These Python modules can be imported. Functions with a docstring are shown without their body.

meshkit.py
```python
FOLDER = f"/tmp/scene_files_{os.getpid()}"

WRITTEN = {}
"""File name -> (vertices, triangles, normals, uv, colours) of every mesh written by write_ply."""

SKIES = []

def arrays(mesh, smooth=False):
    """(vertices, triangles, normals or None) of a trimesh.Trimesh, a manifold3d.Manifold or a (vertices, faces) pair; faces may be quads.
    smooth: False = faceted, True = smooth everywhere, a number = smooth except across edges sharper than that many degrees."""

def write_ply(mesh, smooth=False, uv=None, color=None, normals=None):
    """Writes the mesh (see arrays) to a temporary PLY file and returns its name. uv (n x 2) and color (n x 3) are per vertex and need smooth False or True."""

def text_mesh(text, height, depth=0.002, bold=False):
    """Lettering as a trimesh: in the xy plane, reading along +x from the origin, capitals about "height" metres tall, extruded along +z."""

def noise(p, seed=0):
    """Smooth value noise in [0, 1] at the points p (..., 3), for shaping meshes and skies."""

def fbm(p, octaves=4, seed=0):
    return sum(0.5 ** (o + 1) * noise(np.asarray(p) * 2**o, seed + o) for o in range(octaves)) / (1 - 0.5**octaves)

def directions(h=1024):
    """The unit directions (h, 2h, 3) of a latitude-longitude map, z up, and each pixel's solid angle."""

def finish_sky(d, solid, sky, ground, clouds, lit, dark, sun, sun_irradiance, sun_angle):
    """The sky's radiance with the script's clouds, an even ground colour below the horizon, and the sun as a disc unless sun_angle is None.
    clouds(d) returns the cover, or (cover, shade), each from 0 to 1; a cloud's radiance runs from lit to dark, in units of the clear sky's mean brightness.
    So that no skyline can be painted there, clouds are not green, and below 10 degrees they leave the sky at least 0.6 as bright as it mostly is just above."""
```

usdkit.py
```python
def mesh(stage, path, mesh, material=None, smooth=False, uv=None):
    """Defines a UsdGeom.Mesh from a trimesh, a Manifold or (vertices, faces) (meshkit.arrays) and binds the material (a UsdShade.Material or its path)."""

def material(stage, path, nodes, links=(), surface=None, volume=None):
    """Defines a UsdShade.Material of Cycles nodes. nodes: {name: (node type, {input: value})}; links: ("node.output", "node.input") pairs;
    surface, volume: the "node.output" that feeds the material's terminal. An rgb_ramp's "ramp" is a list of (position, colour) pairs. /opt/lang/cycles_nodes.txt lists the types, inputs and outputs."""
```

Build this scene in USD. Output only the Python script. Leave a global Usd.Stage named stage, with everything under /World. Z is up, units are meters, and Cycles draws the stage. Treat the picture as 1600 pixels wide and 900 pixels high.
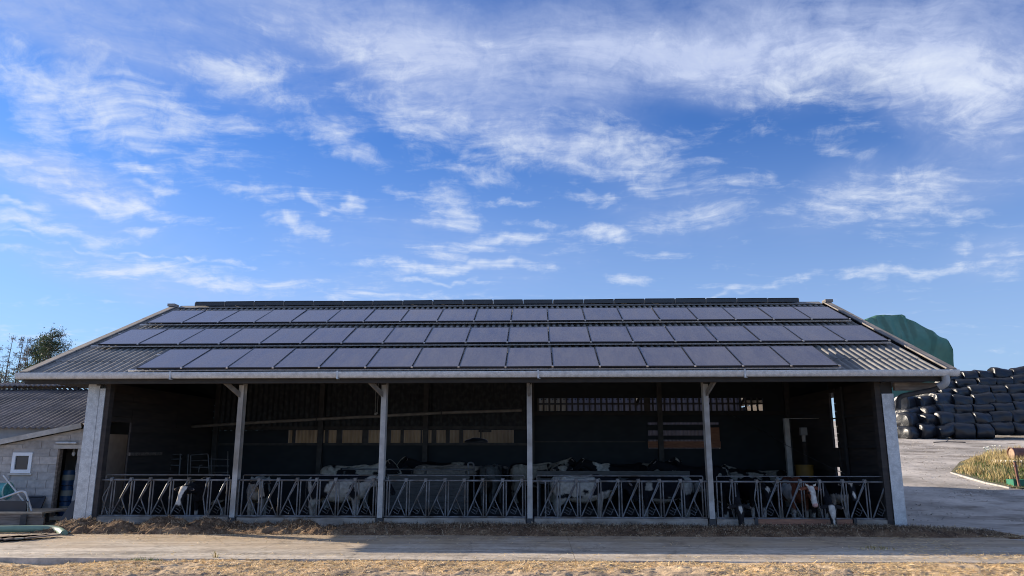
import math, random, re
import numpy as np, trimesh, manifold3d, usdkit, meshkit
from pxr import Usd, UsdGeom, UsdLux, UsdShade, Gf, Sdf, Vt

stage = Usd.Stage.CreateInMemory()
UsdGeom.SetStageUpAxis(stage, 'Z'); UsdGeom.SetStageMetersPerUnit(stage, 1.0)
world = UsdGeom.Xform.Define(stage, '/World'); stage.SetDefaultPrim(world.GetPrim())
UsdGeom.Scope.Define(stage, '/World/Looks')

# ------------------------------------------------------------------ camera
FPX, PITCH, YAW = 1164.0, math.radians(12.2), math.radians(1.97)
C = np.array([0.0, -17.78, 1.79])
FW = np.array([-math.sin(YAW)*math.cos(PITCH), math.cos(YAW)*math.cos(PITCH), math.sin(PITCH)])
RT = np.array([math.cos(YAW), math.sin(YAW), 0.0]); UP = np.cross(RT, FW)
cam = UsdGeom.Camera.Define(stage, '/World/camera')
cam.CreateHorizontalApertureAttr(36.0); cam.CreateVerticalApertureAttr(20.25)
cam.CreateFocalLengthAttr(36.0*FPX/1600); cam.CreateClippingRangeAttr(Gf.Vec2f(0.1, 5000))
cam.AddTransformOp().Set(Gf.Matrix4d(*RT, 0, *UP, 0, *(-FW), 0, *C, 1))
cam.CreateExposureAttr(1.0)

# ------------------------------------------------------------------ sun and sky
SUN = np.array([-2.62, 0.95, 1.0]); SUN /= np.linalg.norm(SUN)
sun = UsdLux.DistantLight.Define(stage, '/World/sun')
sun.CreateIntensityAttr(1.25); sun.CreateAngleAttr(0.5); sun.CreateNormalizeAttr(True); sun.CreateColorAttr(Gf.Vec3f(1.0, 0.87, 0.70))
_z = SUN; _x = np.cross([0, 0, 1], _z); _x /= np.linalg.norm(_x); _y = np.cross(_z, _x)
sun.AddTransformOp().Set(Gf.Matrix4d(*_x, 0, *_y, 0, *_z, 0, 0, 0, 30, 1))
SKY_STRENGTH = 0.11


def ray(px, py):
    return FW + RT*(px - 800)/FPX + UP*(450 - py)/FPX


def at(px, py, Y):
    d = ray(px, py); return C + d*(Y - C[1])/d[1]


def atz(px, py, Z=0.0):
    d = ray(px, py); return C + d*(Z - C[2])/d[2]


def azel(px, py):
    d = ray(px, py); d = d/np.linalg.norm(d)
    return math.atan2(d[0], d[1]), math.asin(d[2])


def sky():
    el, rot = math.asin(SUN[2]), math.atan2(SUN[0], SUN[1])
    nodes, links = {}, []
    def N(name, kind, **kw): nodes[name] = (kind, kw); return name
    def L(a, b): links.append((a, b))
    N('tc', 'texture_coordinate')
    N('sky', 'sky_texture', sky_type='single_scattering', sun_disc=False, sun_elevation=el, sun_rotation=rot, altitude=300.0, air_density=1.0, aerosol_density=0.55, ozone_density=2.2)
    N('hsv', 'mix', mix_type='multiply', fac=1.0, color2=(.20, .425, .79)); L('sky.color', 'hsv.color1')
    N('sep', 'separate_xyz'); L('tc.generated', 'sep.vector')
    # planar cloud layer coordinates
    N('zc', 'math', math_type='maximum', value2=0.0); L('sep.z', 'zc.value1')
    N('za', 'math', math_type='add', value2=0.10); L('zc.value', 'za.value1')
    N('u', 'math', math_type='divide'); L('sep.x', 'u.value1'); L('za.value', 'u.value2')
    N('v', 'math', math_type='divide'); L('sep.y', 'v.value1'); L('za.value', 'v.value2')
    N('uv', 'combine_xyz', z=3.7); L('u.value', 'uv.x'); L('v.value', 'uv.y')
    # azimuth / elevation
    N('az', 'math', math_type='arctan2'); L('sep.x', 'az.value1'); L('sep.y', 'az.value2')
    N('el', 'math', math_type='arcsine'); L('sep.z', 'el.value1')
    N('ae', 'combine_xyz', z=0.0); L('az.value', 'ae.x'); L('el.value', 'ae.y')
    # wobble the cloud map so that no patch has a smooth outline
    N('wob', 'noise_texture', scale=9.0, detail=4.0, roughness=0.6); L('ae.vector', 'wob.vector')
    N('wobc', 'vector_math', math_type='subtract', vector2=(0.5, 0.5, 0.5)); L('wob.color', 'wobc.vector1')
    N('wobs', 'vector_math', math_type='multiply', vector2=(0.13, 0.075, 0.0)); L('wobc.vector', 'wobs.vector1')
    N('wov', 'noise_texture', scale=3.0, detail=3.0); L('ae.vector', 'wov.vector')
    N('wov1', 'vector_math', math_type='subtract', vector2=(0.5, 0.5, 0.5)); L('wov.color', 'wov1.vector1')
    N('wov2', 'vector_math', math_type='multiply', vector2=(0.3, 0.16, 0.0)); L('wov1.vector', 'wov2.vector1')
    N('aev', 'vector_math', math_type='add'); L('ae.vector', 'aev.vector1'); L('wov2.vector', 'aev.vector2')
    N('aew', 'vector_math', math_type='add'); L('ae.vector', 'aew.vector1'); L('wobs.vector', 'aew.vector2')
    # px, py, rx, ry, tilt (degrees, + = down to the right in the view), strength
    B = [(130, 150, 190, 50, 4, .95), (290, 180, 90, 34, 8, .85), (50, 165, 60, 40, 30, .8), (390, 122, 95, 28, 10, .95), (200, 105, 70, 12, 5, .5), (25, 72, 30, 12, 0, .6), (120, 52, 26, 8, 10, .55),
         (760, 205, 300, 34, 14, .62), (620, 150, 150, 30, 18, .5), (960, 232, 105, 34, 18, .95), (1020, 275, 70, 20, 16, .85), (530, 222, 70, 16, 12, .8), (860, 250, 90, 22, 12, .7), (750, 268, 60, 12, 4, .6), (560, 90, 120, 26, 14, .45),
         (1230, 150, 150, 34, 12, .55), (1400, 120, 190, 70, 20, .5), (1510, 170, 90, 60, 30, .6), (1395, 305, 125, 36, -6, .85), (1480, 330, 60, 14, 12, .6), (1290, 322, 100, 10, -4, .6),
         (190, 319, 110, 11, 6, 1.0), (80, 352, 110, 14, 4, .95), (15, 316, 50, 6, 2, .95), (255, 288, 40, 6, 2, .8), (225, 258, 44, 10, 8, .65), (60, 275, 140, 18, 2, .55), (455, 340, 55, 10, 14, .95), (385, 302, 50, 10, 8, .75), (545, 309, 16, 11, -40, .9), (510, 318, 30, 5, 0, .7), (210, 356, 26, 9, 0, .7),
         (380, 440, 250, 20, 3, .75), (300, 425, 120, 8, 3, .6), (700, 415, 150, 8, 2, .85), (760, 384, 80, 13, -2, 1.0), (715, 325, 40, 26, 28, .9), (800, 303, 60, 8, 4, .6), (690, 437, 70, 5, 4, .8), (855, 353, 45, 10, 4, .95), (950, 362, 46, 15, 12, .9),
         (1085, 335, 74, 20, 0, .8), (930, 305, 44, 9, 4, .85), (1040, 390, 36, 8, 3, .8), (980, 430, 28, 9, 0, .75), (1470, 408, 180, 9, -3, .85), (1590, 405, 40, 28, 0, .75), (1185, 180, 16, 16, 60, .55), (1150, 160, 26, 8, 20, .45), (1320, 225, 60, 16, 16, .5), (1145, 380, 30, 6, 0, .5), (1500, 375, 24, 9, 20, .6), (625, 288, 26, 9, 8, .6),
         (170, 386, 240, 4, 2, .8), (1150, 458, 200, 5, -5, .7), (600, 466, 320, 14, 2, .65), (60, 520, 200, 9, 1, .5)]
    V = [(60, 30, 280, 80, 0, .55), (1520, 20, 320, 90, 0, .5), (480, 30, 700, 110, 3, .75), (700, 130, 330, 90, 14, .62), (300, 120, 330, 80, 4, .45), (820, 215, 260, 60, 14, .55), (1150, 40, 560, 110, 2, .80), (1350, 110, 320, 100, 12, .80), (1520, 160, 180, 130, 25, .85), (1000, 110, 240, 70, 6, .50), (1400, 310, 190, 60, -5, .45), (80, 270, 220, 40, 3, .5), (380, 450, 420, 40, 3, .45), (1560, 415, 120, 50, 0, .4), (720, 400, 260, 60, 2, .25), (1080, 340, 160, 60, 0, .28), (150, 350, 260, 60, 3, .35)]
    sums = []
    for tag_, lst, grow in (('b', B, 2.15), ('w', V, 1.3)):
        prev = None
        for i, (bx, by, rx, ry, tilt, st) in enumerate(lst):
            a, e = azel(bx, by); a1, e1 = azel(bx+10, by); a2, e2 = azel(bx, by-10)
            kx, ky = abs(a1-a)/10, abs(e2-e)/10; k = f'{tag_}{i}'
            N('m'+k, 'mapping', mapping_type='texture', location=(a, e, 0), rotation=(0, 0, -math.radians(tilt)), scale=(rx*kx*grow, ry*ky*grow, 1.0)); L('aew.vector' if tag_ == 'b' else 'aev.vector', f'm{k}.vector')
            N('l'+k, 'vector_math', math_type='length'); L(f'm{k}.vector', f'l{k}.vector1')
            N('r'+k, 'map_range', range_type='smoothstep', from_min=1.0, from_max=0.0, to_min=0.0, to_max=st); L(f'l{k}.value', f'r{k}.value')
            if prev:
                N('a'+k, 'math', math_type='maximum' if tag_ == 'b' else 'add'); L(prev, f'a{k}.value1'); L(f'r{k}.result', f'a{k}.value2'); prev = f'a{k}.value'
            else:
                prev = f'r{k}.result'
        sums.append(prev)
    prev, veil = sums
    # everywhere: a broad weather pattern, so that the sky goes on like this outside the view
    N('mb', 'mapping', mapping_type='point', rotation=(0, 0, 0.5), scale=(0.5, 0.9, 1)); L('uv.vector', 'mb.vector')
    N('nb', 'noise_texture', scale=0.9, detail=3.0, roughness=0.5); L('mb.vector', 'nb.vector')
    N('hi', 'map_range', range_type='smoothstep', from_min=0.56, from_max=0.80, to_min=0.0, to_max=0.70); L('sep.z', 'hi.value')
    # streaky cirrus detail, two directions, and fine mottling
    N('wu', 'noise_texture', scale=1.3, detail=3.0); L('uv.vector', 'wu.vector')
    N('wu1', 'vector_math', math_type='subtract', vector2=(0.5, 0.5, 0.5)); L('wu.color', 'wu1.vector1')
    N('wu2', 'vector_math', math_type='multiply_add', vector2=(0.55, 0.55, 0.0)); L('wu1.vector', 'wu2.vector1'); L('uv.vector', 'wu2.vector3')
    N('m_1', 'mapping', mapping_type='point', rotation=(0, 0, 0.35), scale=(1.2, 2.7, 1)); L('wu2.vector', 'm_1.vector')
    N('n_1', 'noise_texture', scale=2.6, detail=9.0, roughness=0.60, distortion=0.35); L('m_1.vector', 'n_1.vector')
    N('m_2', 'mapping', mapping_type='point', rotation=(0, 0, -0.9), scale=(1.0, 3.6, 1), location=(7, 2, 0)); L('wu2.vector', 'm_2.vector')
    N('n_2', 'noise_texture', scale=2.0, detail=9.0, roughness=0.62, distortion=0.3); L('m_2.vector', 'n_2.vector')
    N('n_3', 'noise_texture', scale=13.0, detail=7.0, roughness=0.66, distortion=0.3); L('wu2.vector', 'n_3.vector')
    N('n_4', 'noise_texture', scale=34.0, detail=6.0, roughness=0.65, distortion=0.4); L('aew.vector', 'n_4.vector')
    N('d0', 'math', math_type='multiply', value2=0.6); L('n_4.fac', 'd0.value1')
    N('d1', 'math', math_type='multiply_add', value2=1.25); L('d0.value', 'd1.value3'); L('n_1.fac', 'd1.value1')
    N('d2', 'math', math_type='multiply_add', value2=1.0); L('n_2.fac', 'd2.value1'); L('d1.value', 'd2.value3')
    N('d3', 'math', math_type='multiply_add', value2=0.80); L('n_3.fac', 'd3.value1'); L('d2.value', 'd3.value3')
    N('d4', 'math', math_type='multiply_add', value2=0.20); L('nb.fac', 'd4.value1'); L('d3.value', 'd4.value3')
    # cover = patches + detail
    N('cs', 'math', math_type='minimum', value2=0.95); L(prev, 'cs.value1')
    N('ch', 'math', math_type='add'); L('cs.value', 'ch.value1'); L('hi.result', 'ch.value2')
    N('c1', 'math', math_type='multiply_add', value2=0.66); L('ch.value', 'c1.value1'); L('d4.value', 'c1.value3')
    N('c2', 'map_range', range_type='smoothstep', from_min=2.02, from_max=3.05, to_min=0.0, to_max=0.93); L('c1.value', 'c2.value')
    # pale veil towards the horizon
    N('hz', 'map_range', range_type='smoothstep', from_min=0.48, from_max=-0.02, to_min=0.0, to_max=0.62); L('sep.z', 'hz.value')
    N('mixh', 'mix', mix_type='mix', color2=(2.6, 3.25, 4.05)); L('hz.result', 'mixh.fac'); L('hsv.color', 'mixh.color1')
    # thin high veil
    N('vh', 'math', math_type='add'); L(veil, 'vh.value1'); L('hi.result', 'vh.value2')
    N('vd', 'map_range', from_min=1.38, from_max=2.46, to_min=0.20, to_max=1.15); L('d4.value', 'vd.value')
    N('vm', 'math', math_type='multiply', use_clamp=True); L('vh.value', 'vm.value1'); L('vd.result', 'vm.value2')
    N('vs', 'math', math_type='multiply', value2=0.92); L('vm.value', 'vs.value1')
    N('mixv', 'mix', mix_type='mix', color2=(2.45, 2.85, 4.0)); L('vs.value', 'mixv.fac'); L('mixh.color', 'mixv.color1')
    N('mixc', 'mix', mix_type='mix', color2=(3.75, 4.05, 4.55)); L('c2.result', 'mixc.fac'); L('mixv.color', 'mixc.color1')
    N('bg', 'background_shader', strength=SKY_STRENGTH); L('mixc.color', 'bg.color')
    return usdkit.material(stage, '/World/Looks/sky_look', nodes, links, surface='bg.background')


dome = UsdLux.DomeLight.Define(stage, '/World/sky')
dome.GetPrim().SetCustomDataByKey('kind', 'structure')
UsdShade.MaterialBindingAPI.Apply(dome.GetPrim()).Bind(sky())

# ------------------------------------------------------------------ helpers
taken = {}


def numbered(parent, name):
    k = taken.get((parent, name), 0); taken[(parent, name)] = k + 1
    return f'{parent}/{name}' if k == 0 else f'{parent}/{name}_{k:03d}'


def tag(prim, label=None, cat=None, group=None, kind=None):
    p = prim.GetPrim() if hasattr(prim, 'GetPrim') else prim
    for k, v in (('label', label), ('category', cat), ('group', group), ('kind', kind)):
        if v: p.SetCustomDataByKey(k, v)
    return p


def thing(name, label, cat, loc=(0, 0, 0), rot=None, group=None):
    x = UsdGeom.Xform.Define(stage, numbered('/World', name))
    x.AddTranslateOp().Set(Gf.Vec3d(*map(float, loc)))
    if rot: x.AddRotateXYZOp().Set(Gf.Vec3f(*map(float, rot)))
    tag(x, label, cat, group)
    return x


class MB:
    def __init__(s): s.v, s.f, s.n = [], [], 0
    def add(s, v, f):
        v = np.asarray(v, float); f = np.asarray(f, int)
        if f.shape[1] == 4: f = np.vstack([f[:, [0, 1, 2]], f[:, [0, 2, 3]]])
        s.v.append(v); s.f.append(f + s.n); s.n += len(v); return s
    def box(s, lo, hi):
        lo, hi = np.minimum(lo, hi), np.maximum(lo, hi)
        v = np.array([[(lo, hi)[i][0], (lo, hi)[j][1], (lo, hi)[k][2]] for k in (0, 1) for j in (0, 1) for i in (0, 1)])
        return s.add(v, [[0, 2, 3, 1], [4, 5, 7, 6], [0, 1, 5, 4], [2, 6, 7, 3], [0, 4, 6, 2], [1, 3, 7, 5]])
    def bar(s, p, q, w, h, up=(0, 0, 1)):
        p, q = np.asarray(p, float), np.asarray(q, float); t = (q-p)/np.linalg.norm(q-p)
        a = np.cross(t, up)
        if np.linalg.norm(a) < 1e-6: a = np.cross(t, (1, 0, 0))
        a /= np.linalg.norm(a); b = np.cross(a, t)
        v = [e + a*w/2*i + b*h/2*j for e in (p, q) for i, j in ((-1, -1), (1, -1), (1, 1), (-1, 1))]
        return s.add(v, [[3, 2, 1, 0], [4, 5, 6, 7], [0, 1, 5, 4], [1, 2, 6, 5], [2, 3, 7, 6], [3, 0, 4, 7]])
    def tube(s, pts, r, n=8, cap=True):
        p = np.asarray(pts, float); t = np.gradient(p, axis=0); t /= np.linalg.norm(t, axis=1, keepdims=True) + 1e-12
        r = np.broadcast_to(np.asarray(r, float), (len(p),))
        a = np.cross(t[0], (0, 0, 1.0)); 
        if np.linalg.norm(a) < 1e-3: a = np.cross(t[0], (1.0, 0, 0))
        rings = []
        for i in range(len(p)):
            a = a - t[i]*(a@t[i]); a /= np.linalg.norm(a); b = np.cross(t[i], a)
            ang = np.arange(n)*2*np.pi/n
            rings.append(p[i] + r[i]*(np.cos(ang)[:, None]*a + np.sin(ang)[:, None]*b))
        v = np.vstack(rings); f = []
        for i in range(len(p)-1):
            for j in range(n):
                f.append([i*n+j, i*n+(j+1) % n, (i+1)*n+(j+1) % n, (i+1)*n+j])
        s.add(v, f)
        if cap:
            for ring, rev in ((rings[0], 1), (rings[-1], 0)):
                idx = [[0, k, k+1] for k in range(1, n-1)]
                s.add(ring, [x[::-1] for x in idx] if rev else idx)
        return s
    def mesh(s): return np.vstack(s.v), np.vstack(s.f)
    def build(s, name, mat, parent='/World', smooth=False):
        par = parent if isinstance(parent, str) else str(parent.GetPath())
        return usdkit.mesh(stage, numbered(par, name), s.mesh(), mat, smooth=smooth)


def bent(pts, rad=0.1, n=5):
    """a polyline with rounded corners"""
    pts = [np.asarray(p, float) for p in pts]; out = [pts[0]]
    for a, b, c in zip(pts, pts[1:], pts[2:]):
        d1, d2 = (a-b), (c-b); r = min(rad, np.linalg.norm(d1)*.45, np.linalg.norm(d2)*.45)
        p1, p2 = b + d1/np.linalg.norm(d1)*r, b + d2/np.linalg.norm(d2)*r
        for k in range(n+1):
            t = k/n; out.append((1-t)**2*p1 + 2*t*(1-t)*b + t*t*p2)
    out.append(pts[-1]); return np.array(out)


def look(name, c1, c2=None, scale=3.0, rough=0.7, metal=0.0, bump=0.0, bscale=None, detail=5.0, lo=0.35, hi=0.65, stretch=(1, 1, 1), c3=None, s3=0.6, spec=0.5, coat=0.0, obj=False):
    c2 = c2 or tuple(0.75*x for x in c1)
    nodes = {'g': ('geometry', {}), 'm': ('mapping', {'mapping_type': 'point', 'scale': stretch}), 'n': ('noise_texture', {'scale': scale, 'detail': detail, 'roughness': 0.6}),
             'r': ('map_range', {'from_min': lo, 'from_max': hi, 'clamp': True}), 'x': ('mix', {'mix_type': 'mix', 'color1': c1, 'color2': c2}),
             'p': ('principled_bsdf', {'roughness': rough, 'metallic': metal, 'specular_ior_level': spec, 'coat_weight': coat})}
    links = [('g.position', 'm.vector'), ('m.vector', 'n.vector'), ('n.fac', 'r.value'), ('r.result', 'x.fac')]
    out = 'x.color'
    if c3:
        nodes |= {'n3': ('noise_texture', {'scale': s3, 'detail': 3.0}), 'r3': ('map_range', {'from_min': 0.45, 'from_max': 0.68, 'clamp': True}), 'x3': ('mix', {'mix_type': 'mix', 'color2': c3})}
        links += [('m.vector', 'n3.vector'), ('n3.fac', 'r3.value'), ('r3.result', 'x3.fac'), ('x.color', 'x3.color1')]; out = 'x3.color'
    links.append((out, 'p.base_color'))
    if bump:
        nodes |= {'nb': ('noise_texture', {'scale': bscale or scale*4, 'detail': 4.0}), 'b': ('bump', {'strength': 0.6, 'distance': bump})}
        links += [('m.vector', 'nb.vector'), ('nb.fac', 'b.height'), ('b.normal', 'p.normal')]
    return usdkit.material(stage, f'/World/Looks/{name}', nodes, links, surface='p.BSDF')


def attr_look(name, rough=0.75, bump=0.0, bscale=40, translucent=0.0, spec=0.3, noise_amt=0.25, nscale=14):
    nodes = {'a': ('attribute', {'attribute': 'coat'}), 'g': ('geometry', {}), 'n': ('noise_texture', {'scale': nscale, 'detail': 4.0}),
             'r': ('map_range', {'from_min': 0.3, 'from_max': 0.7, 'to_min': 1-noise_amt, 'to_max': 1+noise_amt, 'clamp': True}), 's': ('vector_math', {'math_type': 'scale'}),
             'p': ('principled_bsdf', {'roughness': rough, 'specular_ior_level': spec})}
    links = [('g.position', 'n.vector'), ('n.fac', 'r.value'), ('a.vector', 's.vector1'), ('r.result', 's.scale'), ('s.vector', 'p.base_color')]
    surf = 'p.BSDF'
    if bump:
        nodes |= {'nb': ('noise_texture', {'scale': bscale, 'detail': 4.0}), 'b': ('bump', {'strength': 0.7, 'distance': bump})}
        links += [('g.position', 'nb.vector'), ('nb.fac', 'b.height'), ('b.normal', 'p.normal')]
    if translucent:
        nodes |= {'t': ('translucent_bsdf', {}), 'mx': ('mix_closure', {'fac': translucent})}
        links += [('s.vector', 't.color'), ('p.BSDF', 'mx.closure1'), ('t.BSDF', 'mx.closure2')]; surf = 'mx.closure'
    return usdkit.material(stage, f'/World/Looks/{name}', nodes, links, surface=surf)


def coloured(mesh_prim, colors):
    UsdGeom.PrimvarsAPI(mesh_prim).CreatePrimvar('coat', Sdf.ValueTypeNames.Color3fArray, 'vertex').Set(Vt.Vec3fArray.FromNumpy(np.asarray(colors, np.float32)))


sstep = lambda a, b, x: (lambda t: t*t*(3-2*t))(np.clip((np.asarray(x, float)-a)/(b-a), 0, 1))

# ------------------------------------------------------------------ materials
M = dict(
    galv=look('galvanised_steel', (.58, .58, .565), (.46, .46, .45), 38, .5, .5, lo=.40, hi=.60, c3=(.40, .40, .39), s3=9),
    galv_post=look('weathered_steel', (.46, .43, .385), (.33, .31, .28), 6, .6, .15, c3=(.22, .19, .15), s3=1.2),
    pipe=look('galvanised_pipe', (.20, .20, .205), (.12, .12, .12), 9, .45, .6, c3=(.085, .07, .055), s3=3),
    dark_steel=look('dirty_steel', (.07, .065, .06), (.04, .037, .035), 5, .7, .2),
    rust=look('rusty_steel', (.17, .07, .05), (.10, .045, .035), 7, .75, .1, bump=.004, c3=(.22, .12, .09), s3=2),
    fibre=look('fibre_cement', (.26, .243, .22), (.165, .155, .143), 7, .85, bump=.006, bscale=60, c3=(.15, .145, .135), s3=.9),
    fibre_old=look('old_fibre_cement', (.165, .145, .138), (.10, .088, .085), 9, .9, bump=.008, bscale=50, c3=(.05, .048, .05), s3=.7),
    verge=look('verge_cement', (.27, .235, .20), (.19, .165, .145), 5, .85, bump=.004, c3=(.13, .12, .11), s3=1.3),
    vent=look('ridge_vent_plastic', (.035, .04, .045), (.025, .028, .032), 5, .5),
    cell=usdkit.material(stage, '/World/Looks/solar_cells', {'oi': ('object_info', {}), 'g': ('geometry', {}), 'n': ('noise_texture', {'scale': 1.3, 'detail': 6.0, 'roughness': .65}), 'mp': ('mapping', {'mapping_type': 'point', 'scale': (3.0, .7, .7)}),
        'ad': ('math', {'math_type': 'multiply_add', 'value2': .35}), 'r': ('map_range', {'from_min': .25, 'from_max': 1.0, 'to_min': .88, 'to_max': 1.12}), 'c': ('color', {'value': (.125, .108, .104)}), 's': ('vector_math', {'math_type': 'scale'}),
        'rr': ('map_range', {'from_min': .3, 'from_max': .7, 'to_min': .14, 'to_max': .27}), 'p': ('principled_bsdf', {'specular_ior_level': .75})},
        [('g.position', 'mp.vector'), ('mp.vector', 'n.vector'), ('oi.random', 'ad.value1'), ('n.fac', 'ad.value3'), ('ad.value', 'r.value'), ('c.color', 's.vector1'), ('r.result', 's.scale'), ('s.vector', 'p.base_color'), ('n.fac', 'rr.value'), ('rr.result', 'p.roughness')], surface='p.BSDF'),
    frame_black=look('black_anodised', (.02, .02, .025), None, 5, .4, .4),
    alu=look('aluminium', (.62, .62, .62), None, 9, .35, .9),
    concrete_kerb=look('kerb_concrete', (.36, .31, .25), (.25, .21, .165), 3, .85, bump=.006, bscale=30, stretch=(1, 1, 2.5), c3=(.18, .145, .11), s3=1.6),
    plank=look('kerb_plank', (.34, .16, .09), (.22, .10, .06), 4, .75, stretch=(1, 1, 8), bump=.003, bscale=20),
    board_brown=look('gable_board', (.055, .042, .034), (.034, .027, .023), 3, .85, stretch=(1, 1, 8), bump=.003, c3=(.026, .021, .019), s3=.8),
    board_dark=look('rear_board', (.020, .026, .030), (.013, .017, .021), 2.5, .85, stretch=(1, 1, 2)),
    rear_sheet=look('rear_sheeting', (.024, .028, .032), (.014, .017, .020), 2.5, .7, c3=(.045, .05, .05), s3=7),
    tan_sheet=look('tan_sheeting', (.36, .28, .17), (.25, .19, .115), 3, .7, stretch=(1, 1, .4)),
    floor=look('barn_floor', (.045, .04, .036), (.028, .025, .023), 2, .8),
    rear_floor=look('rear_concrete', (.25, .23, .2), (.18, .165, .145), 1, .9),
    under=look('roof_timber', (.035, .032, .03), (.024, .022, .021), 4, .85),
    wood=look('weathered_wood', (.17, .13, .10), (.095, .072, .055), 5, .85, stretch=(1, 6, 8), bump=.004, bscale=18, c3=(.24, .19, .15), s3=2),
    pale_wood=look('pale_wood', (.42, .35, .26), (.30, .24, .17), 5, .8, stretch=(1, 6, 8), bump=.003),
    mortar=look('mortar', (.42, .39, .36), (.34, .315, .29), 6, .9, bump=.004),
    lintel=look('lintel_concrete', (.52, .48, .43), (.42, .39, .35), 4, .85, bump=.003),
    white_pvc=look('white_pvc', (.74, .76, .78), (.66, .68, .70), 3, .35),
    dark_glass=look('dark_pane', (.03, .034, .04), None, 2, .08, spec=.6),
    room=look('room_wall', (.10, .095, .09), (.06, .057, .055), 2, .9),
    blue_plastic=look('blue_plastic', (.02, .075, .17), (.015, .05, .12), 3, .4),
    bright_blue=look('bright_blue_plastic', (.02, .13, .55), None, 3, .4),
    label_band=look('pale_band', (.30, .32, .28), None, 3, .6),
    teal=look('teal_plastic', (.07, .33, .31), (.05, .24, .24), 6, .5, bump=.01, bscale=9),
    teal_rim=look('teal_rim', (.38, .55, .50), None, 6, .5),
    hose=look('green_hose', (.17, .26, .18), (.13, .20, .14), 5, .5),
    rope=look('blue_rope', (.14, .33, .38), None, 30, .8),
    black_plastic=look('black_plastic', (.022, .023, .028), (.016, .016, .02), 3, .45),
    wrap=look('bale_wrap', (.009, .0095, .012), (.006, .0065, .008), 3, .34, spec=.5, bump=.016, bscale=13, stretch=(1, 1, 3)),
    tarp=look('green_tarp', (.060, .165, .115), (.046, .130, .092), 1.2, .5, bump=.03, bscale=3),
    white_slab=look('white_slab', (.62, .60, .56), (.5, .48, .44), 3, .8),
    yellow=look('ochre_plastic', (.28, .15, .02), (.20, .10, .015), 3, .6),
    green_crate=look('green_plastic', (.02, .16, .09), None, 3, .5),
    white_box=look('white_box', (.35, .35, .34), None, 3, .5),
    tail=look('tail_hair', (.02, .02, .02), (.10, .09, .08), 20, .8),
    horn=look('horn', (.62, .56, .46), (.5, .44, .35), 8, .5),
    tag_yellow=look('ear_tag', (.7, .28, .04), None, 3, .5),
    bark=look('bark', (.115, .095, .08), (.06, .05, .043), 12, .9, bump=.02),
    dead=look('dead_twig', (.15, .125, .11), (.10, .085, .075), 8, .9),
    pallet_wood=look('pallet_wood', (.30, .215, .16), (.19, .135, .10), 5, .85, bump=.003),
    brace=look('brace_steel', (.20, .175, .145), (.13, .11, .09), 6, .7, .1),
    part=look('partition_board', (.12, .105, .088), (.075, .066, .056), 4, .8, stretch=(1, 1, 5)),
    pale_sheet=look('pale_sheeting', (.24, .215, .225), (.17, .15, .155), 3, .8),
    coat=attr_look('cow_coat', .85, .004, 60, spec=.08),
    leaf=attr_look('needle_leaf', .6, translucent=.25, noise_amt=.4, nscale=1.5),
    straw=attr_look('straw_bits', .7, translucent=.2),
    grass=attr_look('grass_blades', .6, translucent=.3),
    flower=look('white_flower', (.72, .72, .66), None, 9, .8),
)

# ------------------------------------------------------------------ ground
def terrain(x, y):
    x, y = np.asarray(x, float), np.asarray(y, float)
    rise = 0.0905*np.maximum(0, np.sqrt(np.maximum(y-5, 0)**2 + 1.0) - 1.0)*sstep(8.3, 9.8, x)
    rise = rise*(1-sstep(45, 90, y)) + 3.8*sstep(45, 90, y)*sstep(8.3, 9.8, x)
    front = -0.10*sstep(-4.70, -4.86, y)
    return rise + front


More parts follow.
